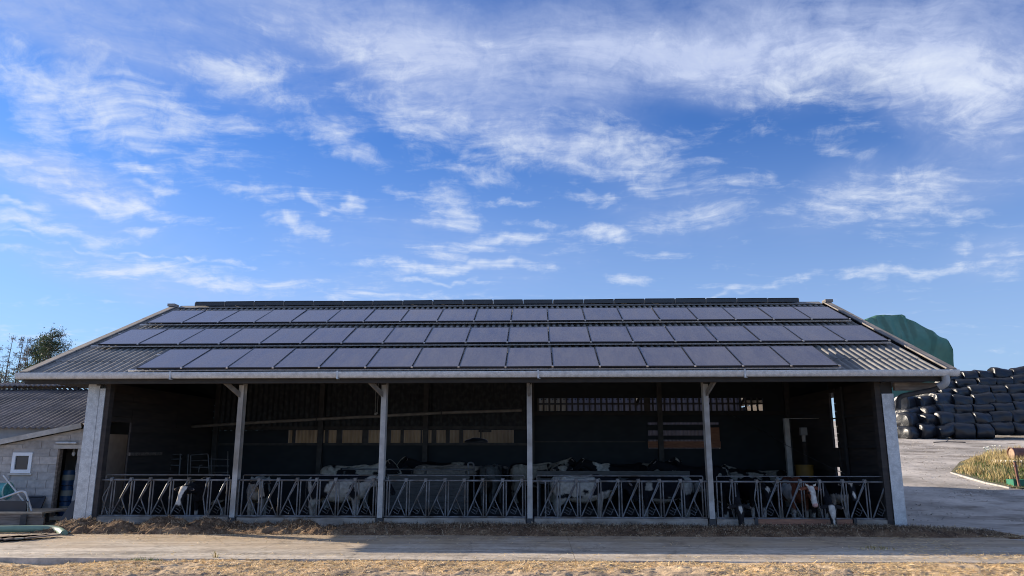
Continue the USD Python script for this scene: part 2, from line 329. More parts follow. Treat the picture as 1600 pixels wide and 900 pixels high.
def on_ground(px, py, lift=0.0):
    d = ray(px, py); lo, hi = 2.0, 120.0
    for t in np.arange(4.0, 120, .05):
        p = C + d*t
        if p[2] <= terrain(p[0], p[1]) + lift: return p
    return C + d*hi


def grid(xs, ys, zf):
    X, Y = np.meshgrid(xs, ys, indexing='ij'); Z = zf(X, Y)
    v = np.stack([X, Y, Z], -1).reshape(-1, 3); n, m = len(xs), len(ys)
    i, j = np.meshgrid(np.arange(n-1), np.arange(m-1), indexing='ij'); a = (i*m+j).ravel()
    return v, np.stack([a, a+m, a+m+1, a+1], 1)


def ground_look():
    nodes = {'g': ('geometry', {}), 'n1': ('noise_texture', {'scale': .35, 'detail': 6.0, 'roughness': .6}), 'n2': ('noise_texture', {'scale': 5.0, 'detail': 9.0, 'roughness': .78}), 'n3': ('noise_texture', {'scale': 40.0, 'detail': 3.0}),
             'mp': ('mapping', {'mapping_type': 'point', 'scale': (.8, 1.3, 1), 'rotation': (0, 0, .5)}), 'n4': ('noise_texture', {'scale': .5, 'detail': 7.0, 'roughness': .68, 'distortion': .3}),
             'r1': ('rgb_ramp', {'ramp': [(.32, (.24, .215, .185)), (.50, (.43, .385, .335)), (.66, (.56, .505, .44))]}),
             'r2': ('map_range', {'from_min': .3, 'from_max': .7, 'to_min': .72, 'to_max': 1.2}), 's': ('vector_math', {'math_type': 'scale'}),
             'r4': ('map_range', {'from_min': .54, 'from_max': .66, 'to_min': 0, 'to_max': .8, 'clamp': True}), 'x': ('mix', {'mix_type': 'mix', 'color2': (.115, .09, .065)}),
             'b': ('bump', {'strength': .6, 'distance': .03}), 'p': ('principled_bsdf', {'roughness': .9, 'specular_ior_level': .2})}
    links = [('g.position', 'n1.vector'), ('g.position', 'n2.vector'), ('g.position', 'n3.vector'), ('g.position', 'mp.vector'), ('mp.vector', 'n4.vector'), ('n1.fac', 'r1.fac'), ('n2.fac', 'r2.value'), ('r1.color', 's.vector1'), ('r2.result', 's.scale'),
             ('n4.fac', 'r4.value'), ('r4.result', 'x.fac'), ('s.vector', 'x.color1'), ('x.color', 'p.base_color'), ('n2.fac', 'b.height'), ('b.normal', 'p.normal')]
    return usdkit.material(stage, '/World/Looks/yard_ground', nodes, links, surface='p.BSDF')


xs = np.unique(np.concatenate([np.linspace(-900, -40, 14), np.linspace(-40, 8, 60), np.linspace(8, 30, 111), np.linspace(30, 60, 31), np.linspace(60, 900, 14)]))
ys = np.unique(np.concatenate([np.linspace(-300, -10, 10), np.linspace(-10, -5.2, 12), np.linspace(-4.9, -4.5, 5), np.linspace(-4.5, 50, 219), np.linspace(50, 100, 21), np.linspace(100, 1500, 14)]))
def yard_z(X, Y):
    z = terrain(X, Y) - .03
    near = (X > 8) & (Y > -3) & (Y < 40)
    return z + np.where(near, .05*(meshkit.fbm(np.stack([X*.8, Y*.8, 0*X], -1), 3, 5)-.5), 0)
v, f = grid(xs, ys, yard_z)
tag(MB().add(v, f).build('ground', ground_look(), smooth=True), kind='structure')

# front strip of earth with trodden straw
def earth_z(X, Y):
    q = np.stack([X, Y, 0*X], -1)
    edge = sstep(-4.83, -5.25, Y)
    dip = .085*np.exp(-((X+8.25)/1.05)**2) + .03*np.exp(-((X+11.5)/1.5)**2)
    z = -.022 - dip + .05*(meshkit.fbm(q*1.3, 4, 11)-.45) + .085*(meshkit.fbm(q*5, 4, 12)-.5)*edge + .04*(meshkit.noise(q*22, 13)-.5)*edge
    return np.where(Y > -4.90, np.minimum(z, -.012-dip), z)
def earth_look():
    nodes = {'g': ('geometry', {}), 'n1': ('noise_texture', {'scale': 1.1, 'detail': 6.0, 'roughness': .65}), 'n2': ('noise_texture', {'scale': 14.0, 'detail': 8.0, 'roughness': .75}),
             'sp': ('separate_xyz', {}), 'dy': ('map_range', {'from_min': -7.2, 'from_max': -5.3, 'to_min': -.2, 'to_max': .18, 'clamp': True}), 'ad': ('math', {'math_type': 'add'}),
             'r1': ('rgb_ramp', {'ramp': [(.36, (.24, .19, .145)), (.52, (.46, .34, .225)), (.66, (.60, .44, .27))]}), 'r2': ('map_range', {'from_min': .3, 'from_max': .7, 'to_min': .55, 'to_max': 1.35}), 's': ('vector_math', {'math_type': 'scale'}),
             'b': ('bump', {'strength': .8, 'distance': .04}), 'p': ('principled_bsdf', {'roughness': .95, 'specular_ior_level': .15})}
    links = [('g.position', 'n1.vector'), ('g.position', 'n2.vector'), ('g.position', 'sp.vector'), ('sp.y', 'dy.value'), ('n1.fac', 'ad.value1'), ('dy.result', 'ad.value2'), ('ad.value', 'r1.fac'), ('n2.fac', 'r2.value'), ('r1.color', 's.vector1'), ('r2.result', 's.scale'), ('s.vector', 'p.base_color'), ('n2.fac', 'b.height'), ('b.normal', 'p.normal')]
    return usdkit.material(stage, '/World/Looks/earth', nodes, links, surface='p.BSDF')
v, f = grid(np.arange(-14, 13.5, .045), np.arange(-9.6, -4.78, .045), earth_z)
tag(MB().add(v, f).build('earth_strip', earth_look(), smooth=True), kind='structure')

# feed apron: concrete slabs
def apron_look():
    nodes = {'g': ('geometry', {}), 'mp': ('mapping', {'mapping_type': 'point', 'scale': (.5, 2.0, 1), 'rotation': (0, 0, .12)}), 'n1': ('noise_texture', {'scale': .9, 'detail': 6.0, 'roughness': .6, 'distortion': .4}), 'n2': ('noise_texture', {'scale': 7.0, 'detail': 10.0, 'roughness': .7}),
             'sp': ('separate_xyz', {}), 'dy': ('map_range', {'from_min': -5.2, 'from_max': -2.0, 'to_min': 0.0, 'to_max': 1.0, 'clamp': True}), 'n3': ('noise_texture', {'scale': .7, 'detail': 5.0}), 'mul': ('math', {'math_type': 'multiply'}), 'cl': ('map_range', {'from_min': .18, 'from_max': .5, 'to_min': 0, 'to_max': .8, 'clamp': True}),
             'r1': ('rgb_ramp', {'ramp': [(.34, (.32, .275, .225)), (.50, (.45, .39, .32)), (.66, (.54, .475, .39))]}), 'r2': ('map_range', {'from_min': .3, 'from_max': .7, 'to_min': .62, 'to_max': 1.28}), 's': ('vector_math', {'math_type': 'scale'}), 'x': ('mix', {'mix_type': 'mix', 'color2': (.40, .295, .185)}),
             'b': ('bump', {'strength': .5, 'distance': .012}), 'p': ('principled_bsdf', {'roughness': .85, 'specular_ior_level': .25})}
    links = [('g.position', 'mp.vector'), ('mp.vector', 'n1.vector'), ('g.position', 'n2.vector'), ('g.position', 'n3.vector'), ('g.position', 'sp.vector'), ('sp.y', 'dy.value'), ('dy.result', 'mul.value1'), ('n3.fac', 'mul.value2'), ('mul.value', 'cl.value'), ('n1.fac', 'r1.fac'), ('n2.fac', 'r2.value'),
             ('r1.color', 's.vector1'), ('r2.result', 's.scale'), ('cl.result', 'x.fac'), ('s.vector', 'x.color1'), ('n2.fac', 'b.height'), ('b.normal', 'p.normal')]
    nodes |= {'n5': ('noise_texture', {'scale': 1.5, 'detail': 7.0, 'roughness': .68, 'distortion': .6}), 'r5': ('map_range', {'from_min': .52, 'from_max': .70, 'to_min': 1.0, 'to_max': .62, 'clamp': True}), 'm6': ('mapping', {'mapping_type': 'point', 'scale': (.10, 3.4, 1)}), 'n6': ('noise_texture', {'scale': 1.6, 'detail': 5.0, 'roughness': .6}),
              'r6': ('map_range', {'from_min': .40, 'from_max': .62, 'to_min': .80, 'to_max': 1.08, 'clamp': True}), 'v7': ('voronoi_texture', {'feature': 'distance_to_edge', 'scale': .55}), 'r7': ('map_range', {'from_min': .0, 'from_max': .012, 'to_min': .55, 'to_max': 1.0, 'clamp': True}), 'w7': ('vector_math', {'math_type': 'multiply_add', 'vector2': (.5, .5, .5)}),
              'q1': ('math', {'math_type': 'multiply'}), 'q2': ('math', {'math_type': 'multiply'}), 'sf': ('vector_math', {'math_type': 'scale'})}
    links += [('g.position', 'n5.vector'), ('n5.fac', 'r5.value'), ('g.position', 'm6.vector'), ('m6.vector', 'n6.vector'), ('n6.fac', 'r6.value'), ('n2.color', 'w7.vector1'), ('g.position', 'w7.vector3'), ('w7.vector', 'v7.vector'), ('v7.distance', 'r7.value'), ('r5.result', 'q1.value1'), ('r6.result', 'q1.value2'), ('q1.value', 'q2.value1'), ('r7.result', 'q2.value2'), ('x.color', 'sf.vector1'), ('q2.value', 'sf.scale'), ('sf.vector', 'p.base_color')]
    return usdkit.material(stage, '/World/Looks/apron_concrete', nodes, links, surface='p.BSDF')
AL = apron_look()
rng = np.random.default_rng(4)
apron = UsdGeom.Xform.Define(stage, '/World/feed_apron'); tag(apron, kind='structure')
cuts = [-16.5, -11.0, -5.1, 0.6, 5.6, 9.6]
for a, b in zip(cuts, cuts[1:]):
    n = 24; X = np.linspace(a+.003, b-.003, n); fy = -4.84 + .035*(meshkit.fbm(np.stack([X*2.1, 0*X, 0*X+a], -1), 3, 3)-.5)*2 + (.30*sstep(-10.3, -11.4, X))
    mb = MB()
    top0 = np.stack([X, fy, 0*X], 1); top1 = np.stack([X, 0*X-.0, 0*X], 1); bot0 = top0 + [0, -.012, -.17]
    v = np.vstack([top1, top0, bot0]); f = []
    for i in range(n-1):
        f += [[n+i, n+i+1, i+1, i], [2*n+i, 2*n+i+1, n+i+1, n+i]]
    mb.add(v, f); mb.box((a+.004, -4.6, -.17), (a+.008, 0, -.001)); mb.box((b-.008, -4.6, -.17), (b-.004, 0, -.001))
    mb.build('concrete_slab', AL, apron)
# the yard's own slabs to the right of the apron
for k, poly in enumerate([[(9.75, -4.62), (13.6, -4.35), (13.6, -3.7), (10.9, -3.75), (9.75, -4.1)]]):
    p = np.array(poly); n = len(p); v = np.vstack([np.c_[p, 0*p[:, 0] + .012], np.c_[p, 0*p[:, 0] - .15]])
    MB().add(v, [[0, i, i+1] for i in range(1, n-1)]).add(v, [[i, n+i, n+(i+1) % n, (i+1) % n] for i in range(n)]).build('yard_slab', AL, apron)


def blades(n, xy, zf, length, width, palette, seed, flat=0.15, zoff=.006, curl=0):
    """small straw or grass pieces; returns vertices, faces, colours"""
    r = np.random.default_rng(seed)
    ang = r.uniform(0, 2*np.pi, n); l = length*r.uniform(.4, 1.3, n); w = width*r.uniform(.6, 1.3, n)
    tilt = r.normal(0, flat, n)
    d = np.stack([np.cos(ang)*np.cos(tilt), np.sin(ang)*np.cos(tilt), np.sin(tilt)], 1)
    s = np.stack([-np.sin(ang), np.cos(ang), r.normal(0, .3, n)], 1)
    c = np.c_[xy, zf(xy[:, 0], xy[:, 1]) + zoff + np.abs(np.sin(tilt))*l/2]
    v = np.stack([c - d*l[:, None]/2 - s*w[:, None]/2, c + d*l[:, None]/2 - s*w[:, None]/2, c + d*l[:, None]/2 + s*w[:, None]/2, c - d*l[:, None]/2 + s*w[:, None]/2], 1).reshape(-1, 3)
    a = np.arange(n)*4
    pal = np.asarray(palette)[r.integers(0, len(palette), n)]*r.uniform(.7, 1.25, (n, 1))
    return v, np.stack([a, a+1, a+2, a+3], 1), np.repeat(pal, 4, 0)


STRAW = [(.74, .54, .26), (.68, .48, .22), (.80, .64, .37), (.58, .43, .23), (.50, .37, .22)]
n = 46000; r = np.random.default_rng(8)
X = r.uniform(-13, 12.6, n); Y = -4.78 - np.abs(r.normal(0, 1, n))*1.35 - .02
keep = (Y > -9.3) & (meshkit.fbm(np.stack([X*.9, Y*1.6, 0*X], -1), 3, 6) > .40 + .10*(Y < -6.3))
XY = np.stack([X, Y], 1)[keep]
v, f, c = blades(len(XY), XY, earth_z, .085, .0075, STRAW, 9, .2)
m = MB().add(v, f).build('loose_straw', M['straw']); coloured(m, c); tag(m, 'pale loose straw strewn over the earth along the front of the concrete', 'straw', kind='stuff')
# straw on the apron and the yard slabs
XY = []
for cx, cy, sx, sy, k in ((9.0, -4.3, 1.3, .28, 2300), (11.6, -4.2, 1.0, .4, 2000), (7.4, -2.2, .5, .8, 700), (6.6, -3.6, .5, .5, 400), (-8.5, -1.9, 2.2, .5, 900), (-4.5, -1.9, 2.0, .5, 500), (0, -4.5, 7, .15, 900), (12.2, -1.6, .9, .35, 1700), (10.0, -1.2, .5, .2, 500), (9.4, .5, .4, .25, 500), (-1, -2.5, 6, 1.0, 500)):
    XY.append(np.stack([r.normal(cx, sx, k), r.normal(cy, sy, k)], 1))
XY = np.vstack(XY); XY = XY[(XY[:, 1] > -4.82) & (XY[:, 0] < 14)]
v, f, c = blades(len(XY), XY, lambda x, y: terrain(x, y) + .014, .07, .007, STRAW, 10, .15)
m = MB().add(v, f).build('scattered_straw', M['straw']); coloured(m, c); tag(m, 'thin wisps of straw scattered on the concrete apron and yard slabs', 'straw', kind='stuff')

# feed heap along the kerb
def feed_z(X, Y):
    q = np.stack([X, Y, 0*X], -1)
    lump = sstep(-2.6, -4.6, X)
    yc = -.52 - .1*lump + .12*(meshkit.noise(np.stack([X*.9, 0*X, 0*X], -1), 2)-.5); hw = .62 + .22*(meshkit.noise(np.stack([X*1.2, 0*X+4, 0*X], -1), 3)-.5) + .16*(1-lump)
    prof = np.clip(1-((Y-yc)/hw)**2, 0, 1)**.8
    H = (.10 + .05*meshkit.noise(np.stack([X*.8, 0*X, 0*X], -1), 9))*(1-lump) + lump*(.05 + .22*sstep(.25, .85, meshkit.fbm(np.stack([X*1.5, Y*2.2, 0*X], -1), 4, 21)))
    H = H + lump*.11*np.exp(-((X+8.35)/.4)**2) + lump*.09*np.exp(-((X+9.2)/.3)**2)
    ends = sstep(-11.25, -10.4, X)*(1 - .45*sstep(8.0, 9.4, X))*(1-sstep(9.0, 10.4, X))
    z = prof*H*ends
    rough = (meshkit.fbm(q*5, 4, 31)-.5)*.22*(.3+lump*.7) + (meshkit.noise(q*26, 32)-.5)*.035
    return np.where(z > .004, z + rough*np.clip(z/.06, 0, 1), -.03)
def feed_look():
    nodes = {'g': ('geometry', {}), 'n1': ('noise_texture', {'scale': 2.2, 'detail': 6.0, 'roughness': .7}), 'n2': ('noise_texture', {'scale': 30.0, 'detail': 6.0, 'roughness': .75}),
             'r1': ('rgb_ramp', {'ramp': [(.32, (.085, .053, .034)), (.5, (.175, .11, .066)), (.68, (.30, .205, .12))]}), 'r2': ('map_range', {'from_min': .3, 'from_max': .7, 'to_min': .35, 'to_max': 1.8}), 's': ('vector_math', {'math_type': 'scale'}),
             'b': ('bump', {'strength': 1.0, 'distance': .035}), 'p': ('principled_bsdf', {'roughness': .95, 'specular_ior_level': .15})}
    links = [('g.position', 'n1.vector'), ('g.position', 'n2.vector'), ('n1.fac', 'r1.fac'), ('n2.fac', 'r2.value'), ('r1.color', 's.vector1'), ('r2.result', 's.scale'), ('s.vector', 'p.base_color'), ('n2.fac', 'b.height'), ('b.normal', 'p.normal')]
    return usdkit.material(stage, '/World/Looks/silage', nodes, links, surface='p.BSDF')
v, f = grid(np.arange(-11.4, 10.5, .028), np.arange(-1.75, -.0, .028), feed_z)
keepf = (v[f][:, :, 2] > -.029).any(1); f = f[keepf]; used, inv = np.unique(f, return_inverse=True); v, f = v[used], inv.reshape(f.shape)
feed = thing('feed_heap', 'long brown row of silage feed heaped along the foot of the kerb', 'feed heap'); tag(feed, kind='stuff')
MB().add(v, f).build('heap', feed_look(), feed, smooth=True)
n = 22000; X = r.uniform(-11.3, 10.0, n); Y = -.55 + r.normal(0, .42, n); k = (Y < -.06) & (Y > -1.6); XY = np.stack([X, Y], 1)[k]
v, f, c = blades(len(XY), XY, lambda x, y: np.maximum(feed_z(x, y), 0), .075, .008, [(.40, .30, .19), (.52, .40, .26), (.14, .095, .06), (.10, .075, .05), (.08, .06, .04)], 12, .5, .008)
m = MB().add(v, f).build('stalks', M['straw'], feed); coloured(m, c); tag(m, kind='stuff')

# ------------------------------------------------------------------ the barn
ANG = math.radians(22.8); CA, SA, TA = math.cos(ANG), math.sin(ANG), math.tan(ANG)
XL, XR, EY, EZ = -12.26, 9.50, -.47, 3.53
RY = 6.42
def slope(x, s, o=0.0):           # s along the slope from the eave, o above it
    return np.array([x, EY + s*CA - o*SA, EZ + s*SA + o*CA])
SL = (RY-EY)/CA
RZ = EZ + SL*SA
barn = thing('cattle_barn', 'long open fronted cattle barn with corrugated roof and steel posts', 'barn')
P = .177
rows = [(0, 1.08), (.96, 3.0), (2.86, 4.95), (4.8, SL-.02)]
rr = random.Random(3)
def sheet(x0, ncor, s0, s1, o, front=True, per=10):
    k = int(ncor*per)+1; u = np.linspace(0, ncor*P, k); h = .030*np.tanh(1.7*np.cos(2*np.pi*u/P))/.935 + o; t0 = rr.uniform(-.004, .004)
    lay = []
    for off in (0, -.009):
        for s, lift in ((s0, .010), (s1, -.004)):
            lay.append(np.array([slope(x0+a, s+rr.uniform(-.004, .004)*0+t0, hh+off+lift) if front else back(x0+a, s, hh+off+lift) for a, hh in zip(u, h)]))
    v = np.vstack(lay); f = []
    for i in range(k-1):
        f += [[i, i+1, k+i+1, k+i], [2*k+i+1, 2*k+i, 3*k+i, 3*k+i+1], [2*k+i, 2*k+i+1, i+1, i], [k+i, k+i+1, 3*k+i+1, 3*k+i]]
    return v, f
ncol = 20; cw = 6*P; x0 = XL + .18
for j, (s0, s1) in enumerate(rows):
    for i in range(ncol):
        v, f = sheet(x0 + i*cw, 6 if i < ncol-1 else 6.5, s0, s1, rr.uniform(-.002, .002))
        MB().add(v, f).build('roof_sheet', M['fibre'], barn, smooth=50)
def back(x, s, o): return np.array([x, RY + s*CA + o*SA, RZ - s*SA + o*CA])
for nm, xa, nc, sa, sb, mt in (('rear_roof', XL+.2, 121, 0, 3.7, 'fibre'), ('rear_roof', XL+.2, 121, 6.4, 7.5, 'fibre'), ('rear_roof', XL+.2, 18, 3.68, 6.42, 'fibre'), ('rear_roof', 7.9, 8, 3.68, 6.42, 'fibre')):
    v, f = sheet(xa, nc, sa, sb, 0, False, 4); MB().add(v, f).build(nm, M[mt], barn)
# verge caps, four lengths each side, and their edges
for side, xe in ((-1, XL), (1, XR)):
    for k in range(4):
        s0, s1 = k*SL/4 - (.04 if k else 0), (k+1)*SL/4
        mb = MB(); w = .20
        mb.bar(slope(xe - side*w/2 + side*.02, s0, .055+.006*k % .012), slope(xe - side*w/2 + side*.02, s1, .055+.002), w, .02, (0, -SA, CA))
        mb.bar(slope(xe + side*.03, s0, -.03), slope(xe + side*.03, s1, -.03), .02, .15, (0, -SA, CA))
        mb.tube([slope(xe - side*(w-.01), s0, .06), slope(xe - side*(w-.01), s1, .06)], .022, 6)
        mb.build('verge_cap', M['verge'], barn)
    MB().bar(back(xe - side*.08, 0, .055), back(xe - side*.08, 7.5, .055), .2, .02, (0, SA, CA)).bar(back(xe+side*.03, 0, -.03), back(xe+side*.03, 7.5, -.03), .02, .15, (0, SA, CA)).build('rear_verge', M['verge'], barn)
    MB().box((xe-.12-side*.03, RY-.16, RZ+.03), (xe+.12-side*.03, RY+.16, RZ+.12)).build('ridge_end', M['verge'], barn)
# ridge cap and raised vent
ridge = np.linspace(XL+.3, XR-.3, 20)
for a, b in zip(ridge, ridge[1:]):
    MB().bar((a, RY-.13, RZ+.00), (b-.006, RY-.13, RZ+.00), .30, .022, (0, -SA, CA)).bar((a, RY+.13, RZ+.0), (b-.006, RY+.13, RZ+.0), .30, .022, (0, SA, CA)).build('ridge_cap', M['fibre'], barn)
vx = np.linspace(at(309, 478, RY)[0], at(1245, 474, RY)[0], 21)
for i, (a, b) in enumerate(zip(vx, vx[1:])):
    dz = .03*math.sin(i*.9) * .3
    p = MB().box((a+.02, RY-.19, RZ+.03), (b-.02, RY-.175, RZ+.155+dz)).box((a+.02, RY+.175, RZ+.03), (b-.02, RY+.19, RZ+.155+dz)).box((a+.02, RY-.2, RZ+.157+dz), (b-.02, RY+.2, RZ+.170+dz)).build('ridge_vent', M['vent'], barn)
for a in vx:
    MB().box((a-.013, RY-.2, RZ+.02), (a+.013, RY-.165, RZ+.15)).build('vent_bracket', M['brace'], barn)
# gutter with clips
gx = [XL-.02, at(268, 585, -.6)[0], at(528, 585, -.6)[0], at(841, 585, -.6)[0], at(1163, 585, -.6)[0], XR]
for a, b in zip(gx, gx[1:]):
    mb = MB(); prof = [(-.48, .0), (-.48, -.13), (-.56, -.15), (-.63, -.14), (-.66, -.09), (-.665, -.015), (-.65, 0), (-.64, -.012), (-.645, -.08), (-.62, -.12), (-.50, -.12), (-.49, -.01)]
    n = len(prof); v = [(x, y, 3.545+z) for x in (a+.003, b-.003) for y, z in prof]
    mb.add(v, [[i, (i+1) % n, n+(i+1) % n, n+i] for i in range(n)])
    for xx in (a+.004, b-.004): mb.box((xx-.002, -.655, 3.41), (xx+.002, -.485, 3.53))
    mb.build('gutter', M['galv'], barn, smooth=35)
for a in gx[1:-1]:
    MB().box((a-.02, -.672, 3.375), (a+.02, -.668, 3.56)).box((a-.02, -.672, 3.372), (a+.05, -.6, 3.38)).build('gutter_clip', M['galv'], barn)
# eave beam, purlins, rafters
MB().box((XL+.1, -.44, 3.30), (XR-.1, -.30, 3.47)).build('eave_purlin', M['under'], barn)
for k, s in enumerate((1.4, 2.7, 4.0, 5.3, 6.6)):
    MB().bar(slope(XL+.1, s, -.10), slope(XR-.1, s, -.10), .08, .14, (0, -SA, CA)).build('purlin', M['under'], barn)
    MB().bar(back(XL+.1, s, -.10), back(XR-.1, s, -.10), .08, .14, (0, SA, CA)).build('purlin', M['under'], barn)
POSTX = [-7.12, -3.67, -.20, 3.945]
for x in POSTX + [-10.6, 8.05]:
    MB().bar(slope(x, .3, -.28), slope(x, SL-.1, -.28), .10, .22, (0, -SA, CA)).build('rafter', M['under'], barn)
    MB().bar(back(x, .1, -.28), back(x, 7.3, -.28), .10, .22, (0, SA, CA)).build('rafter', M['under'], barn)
    MB().box((x-.08, 6.78, 0), (x+.08, 6.93, RZ-.4)).build('rear_post', M['dark_steel'], barn)
for i, x in enumerate(POSTX):
    mb = MB(); w, d = .06, .20
    mb.box((x-w, .0, .24), (x+w, .012, 3.42)).box((x-w, d, .24), (x+w, d+.012, 3.42)).box((x-.006, .012, .24), (x+.006, d, 3.42))
    post = mb.build('steel_post', M['galv_post'], barn)
    MB().box((x-.075, -.008, 0), (x+.075, d+.02, .238)).build('post_foot', M['dark_steel'], post.GetPath().pathString)
    MB().bar((x, .06, 3.02), (x - (.30 if i < 2 else -.16 if i == 3 else .02), -.32, 3.36), .06, .10).build('knee_brace', M['brace'], post.GetPath().pathString)
# corner columns
mb = MB().box((-10.86, -.02, 0), (-10.58, .0, 3.52)).box((-10.86, .24, 0), (-10.58, .26, 3.52)).box((-10.73, 0, 0), (-10.71, .24, 3.52)); mb.build('corner_column', M['galv'], barn)
MB().box((-10.575, -.012, 0), (-10.44, .03, 3.22)).build('column_angle', M['galv'], barn)
MB().box((-10.435, .01, 0), (-10.33, .2, 3.45)).build('column_liner', M['board_brown'], barn)
mb = MB().box((8.0, -.02, 0), (8.27, .0, 3.05)).box((8.0, .24, 0), (8.27, .26, 3.05)).box((8.125, 0, 0), (8.145, .24, 3.05)); mb.build('corner_column', M['galv'], barn)
MB().box((7.86, .01, 0), (7.99, .2, 3.45)).build('column_liner', M['board_brown'], barn)
MB().box((8.0, .03, 3.06), (8.27, .3, 3.45)).build('column_head', M['under'], barn)
YR0 = 7.0
# soffits and gable cladding under both verges
for side, xe, xw in ((-1, XL+.03, -10.75), (1, XR-.03, 8.18)):
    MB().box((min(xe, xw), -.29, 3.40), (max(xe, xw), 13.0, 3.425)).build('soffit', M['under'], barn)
    v = []
    for xx in (xe-.012, xe+.012):
        v += [(xx, -.42, 3.40), (xx, 13.2, 3.40), (xx, RY, RZ-.09), (xx, -.42, 3.47), (xx, 13.2, 3.47)]
    MB().add(v, [[0, 1, 4], [0, 4, 3], [3, 4, 2], [5, 9, 6], [5, 8, 9], [8, 7, 9], [0, 6, 1], [0, 5, 6], [3, 7, 8], [3, 2, 7], [2, 4, 9], [2, 9, 7]]).build('gable_cladding', M['board_brown'], barn)
MB().box((XL+.05, -.42, 3.37), (-10.9, -.36, 3.40)).build('soffit_edge', M['under'], barn)
for a, b in ((XL+.06, -10.8), (8.1, XR-.06)):
    MB().box((a, YR0, 3.43), (b, YR0+.04, RZ-.27)).build('rear_panel', M['board_dark'], barn)
# downpipe on the right overhang
MB().box((8.28, -.1, 3.12), (9.3, .0, 3.30)).build('overhang_beam', M['wood'], barn)
pt = bent([(9.22, -.56, 3.40), (9.22, -.5, 3.2), (9.05, -.35, 3.12), (8.35, -.09, 2.98), (8.32, -.09, 2.7)], .12)
MB().tube(pt, .055, 10).build('downpipe', M['dark_steel'], barn, smooth=True)
MB().tube(bent([(9.22, -.56, 3.42), (9.22, -.56, 3.25), (9.1, -.45, 3.17)], .1), .085, 12).build('pipe_elbow', M['white_box'], barn, smooth=True)
# gable walls of boards. Left starts behind the passage, right has a slit of daylight
for k in range(17):
    z0, z1 = k*.2+.004, (k+1)*.2-.004
    for a, b in ((1.9, 4.4), (4.41, 6.95)):
        j = rr.uniform(-.006, .006)
        MB().box((-10.79+j, a, z0), (-10.76+j, b, z1)).build('left_board', M['board_brown'], barn)
    if k > 11:
        MB().box((-10.79, .12, max(z0, 2.47)), (-10.76, 1.89, z1)).build('left_board', M['board_brown'], barn)
    for a, b in ((.22, 3.10), (3.43, 6.95)):
        j = rr.uniform(-.006, .006)
        MB().box((8.10+j, a, z0), (8.13+j, b, z1)).build('right_board', M['board_brown'], barn)
MB().box((-10.815, 1.92, .0), (-10.80, 7.0, 3.395)).build('wall_sheet', M['board_brown'], barn)
MB().box((-10.815, .14, 2.48), (-10.80, 1.91, 3.395)).build('wall_sheet', M['board_brown'], barn)
MB().box((8.142, .24, .0), (8.16, 3.105, 3.395)).build('wall_sheet', M['board_brown'], barn)
MB().box((8.142, 3.425, .0), (8.16, 7.0, 3.395)).build('wall_sheet', M['board_brown'], barn)
for z0, z1 in ((0, 1.08), (1.32, 1.82), (3.30, 3.4), (2.59, 2.62)):
    MB().box((8.06, 2.95, z0), (8.097, 3.56, z1)).build('cover_batten', M['board_brown'], barn)
for z in (1.85, 2.62):
    MB().box((8.03, .2, z-.03), (8.058, 2.88, z+.03)).build('wall_rail', M['under'], barn)
MB().box((7.99, 2.35, 0), (8.055, 2.43, 3.4)).build('wall_stud', M['under'], barn)
MB().box((-10.75, 1.9, 1.62), (-10.70, 3.6, 1.70)).build('wall_rail', M['wood'], barn)
# rear half: outer right wall, end wall lined with tan sheets, floor
MB().box((8.1, 6.96, -.05), (8.15, 13.3, 3.4)).build('outer_wall', M['board_brown'], barn)
u = np.arange(-11, 8.1, .03); h = 12.4 + .02*np.cos(u*2*np.pi/.15)
for nm, sel, mt in (('tan_lining', u < 1.2, 'tan_sheet'), ('pale_lining', u > 1.17, 'pale_sheet')):
    uu, hh = u[sel], h[sel]; k = len(uu); v = np.vstack([np.c_[uu, hh, 0*uu], np.c_[uu, hh, 0*uu+4.02]]); MB().add(v, [[i, i+1, k+i+1, k+i] for i in range(k-1)]).build(nm, M[mt], barn, smooth=True)
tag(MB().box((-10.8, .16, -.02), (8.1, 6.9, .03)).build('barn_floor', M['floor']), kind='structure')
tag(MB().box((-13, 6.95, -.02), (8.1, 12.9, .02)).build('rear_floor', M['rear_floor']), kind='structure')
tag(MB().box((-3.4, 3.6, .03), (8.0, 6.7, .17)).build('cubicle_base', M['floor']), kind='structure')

# rear wall at y = 7, built in pieces round its openings
YR = 7.0
def rw(name, px0, py0, px1, py1, mat, y=YR, t=.04, proud=0.0):
    a, b = at(px0, py0, y), at(px1, py1, y)
    return MB().box((a[0], y-proud, b[2]), (b[0], y-proud+t, a[2])).build(name, mat, barn)
xz = lambda px, py: at(px, py, YR)[[0, 2]]
zt, zb = xz(600, 672)[1], xz(600, 692)[1]
xa, xb = xz(450, 680)[0], xz(803, 680)[0]
XC = xz(832, 650)[0]
ZS0, ZS1 = xz(1000, 642)[1], xz(1000, 622)[1]
# left bays
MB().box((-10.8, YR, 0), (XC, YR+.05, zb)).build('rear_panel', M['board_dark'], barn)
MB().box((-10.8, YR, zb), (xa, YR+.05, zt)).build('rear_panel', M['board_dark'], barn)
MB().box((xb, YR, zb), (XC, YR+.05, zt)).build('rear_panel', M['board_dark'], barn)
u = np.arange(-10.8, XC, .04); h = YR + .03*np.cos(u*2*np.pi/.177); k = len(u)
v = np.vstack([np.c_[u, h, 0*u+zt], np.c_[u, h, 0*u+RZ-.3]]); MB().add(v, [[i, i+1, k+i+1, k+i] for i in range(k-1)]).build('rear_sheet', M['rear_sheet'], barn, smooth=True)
MB().box((-10.7, YR-.12, zt+.02), (XC, YR-.04, zt+.12)).build('opening_rail', M['dark_steel'], barn)
MB().box((-10.7, YR-.12, zb-.08), (XC, YR-.02, zb-.005)).build('opening_sill', M['dark_steel'], barn)
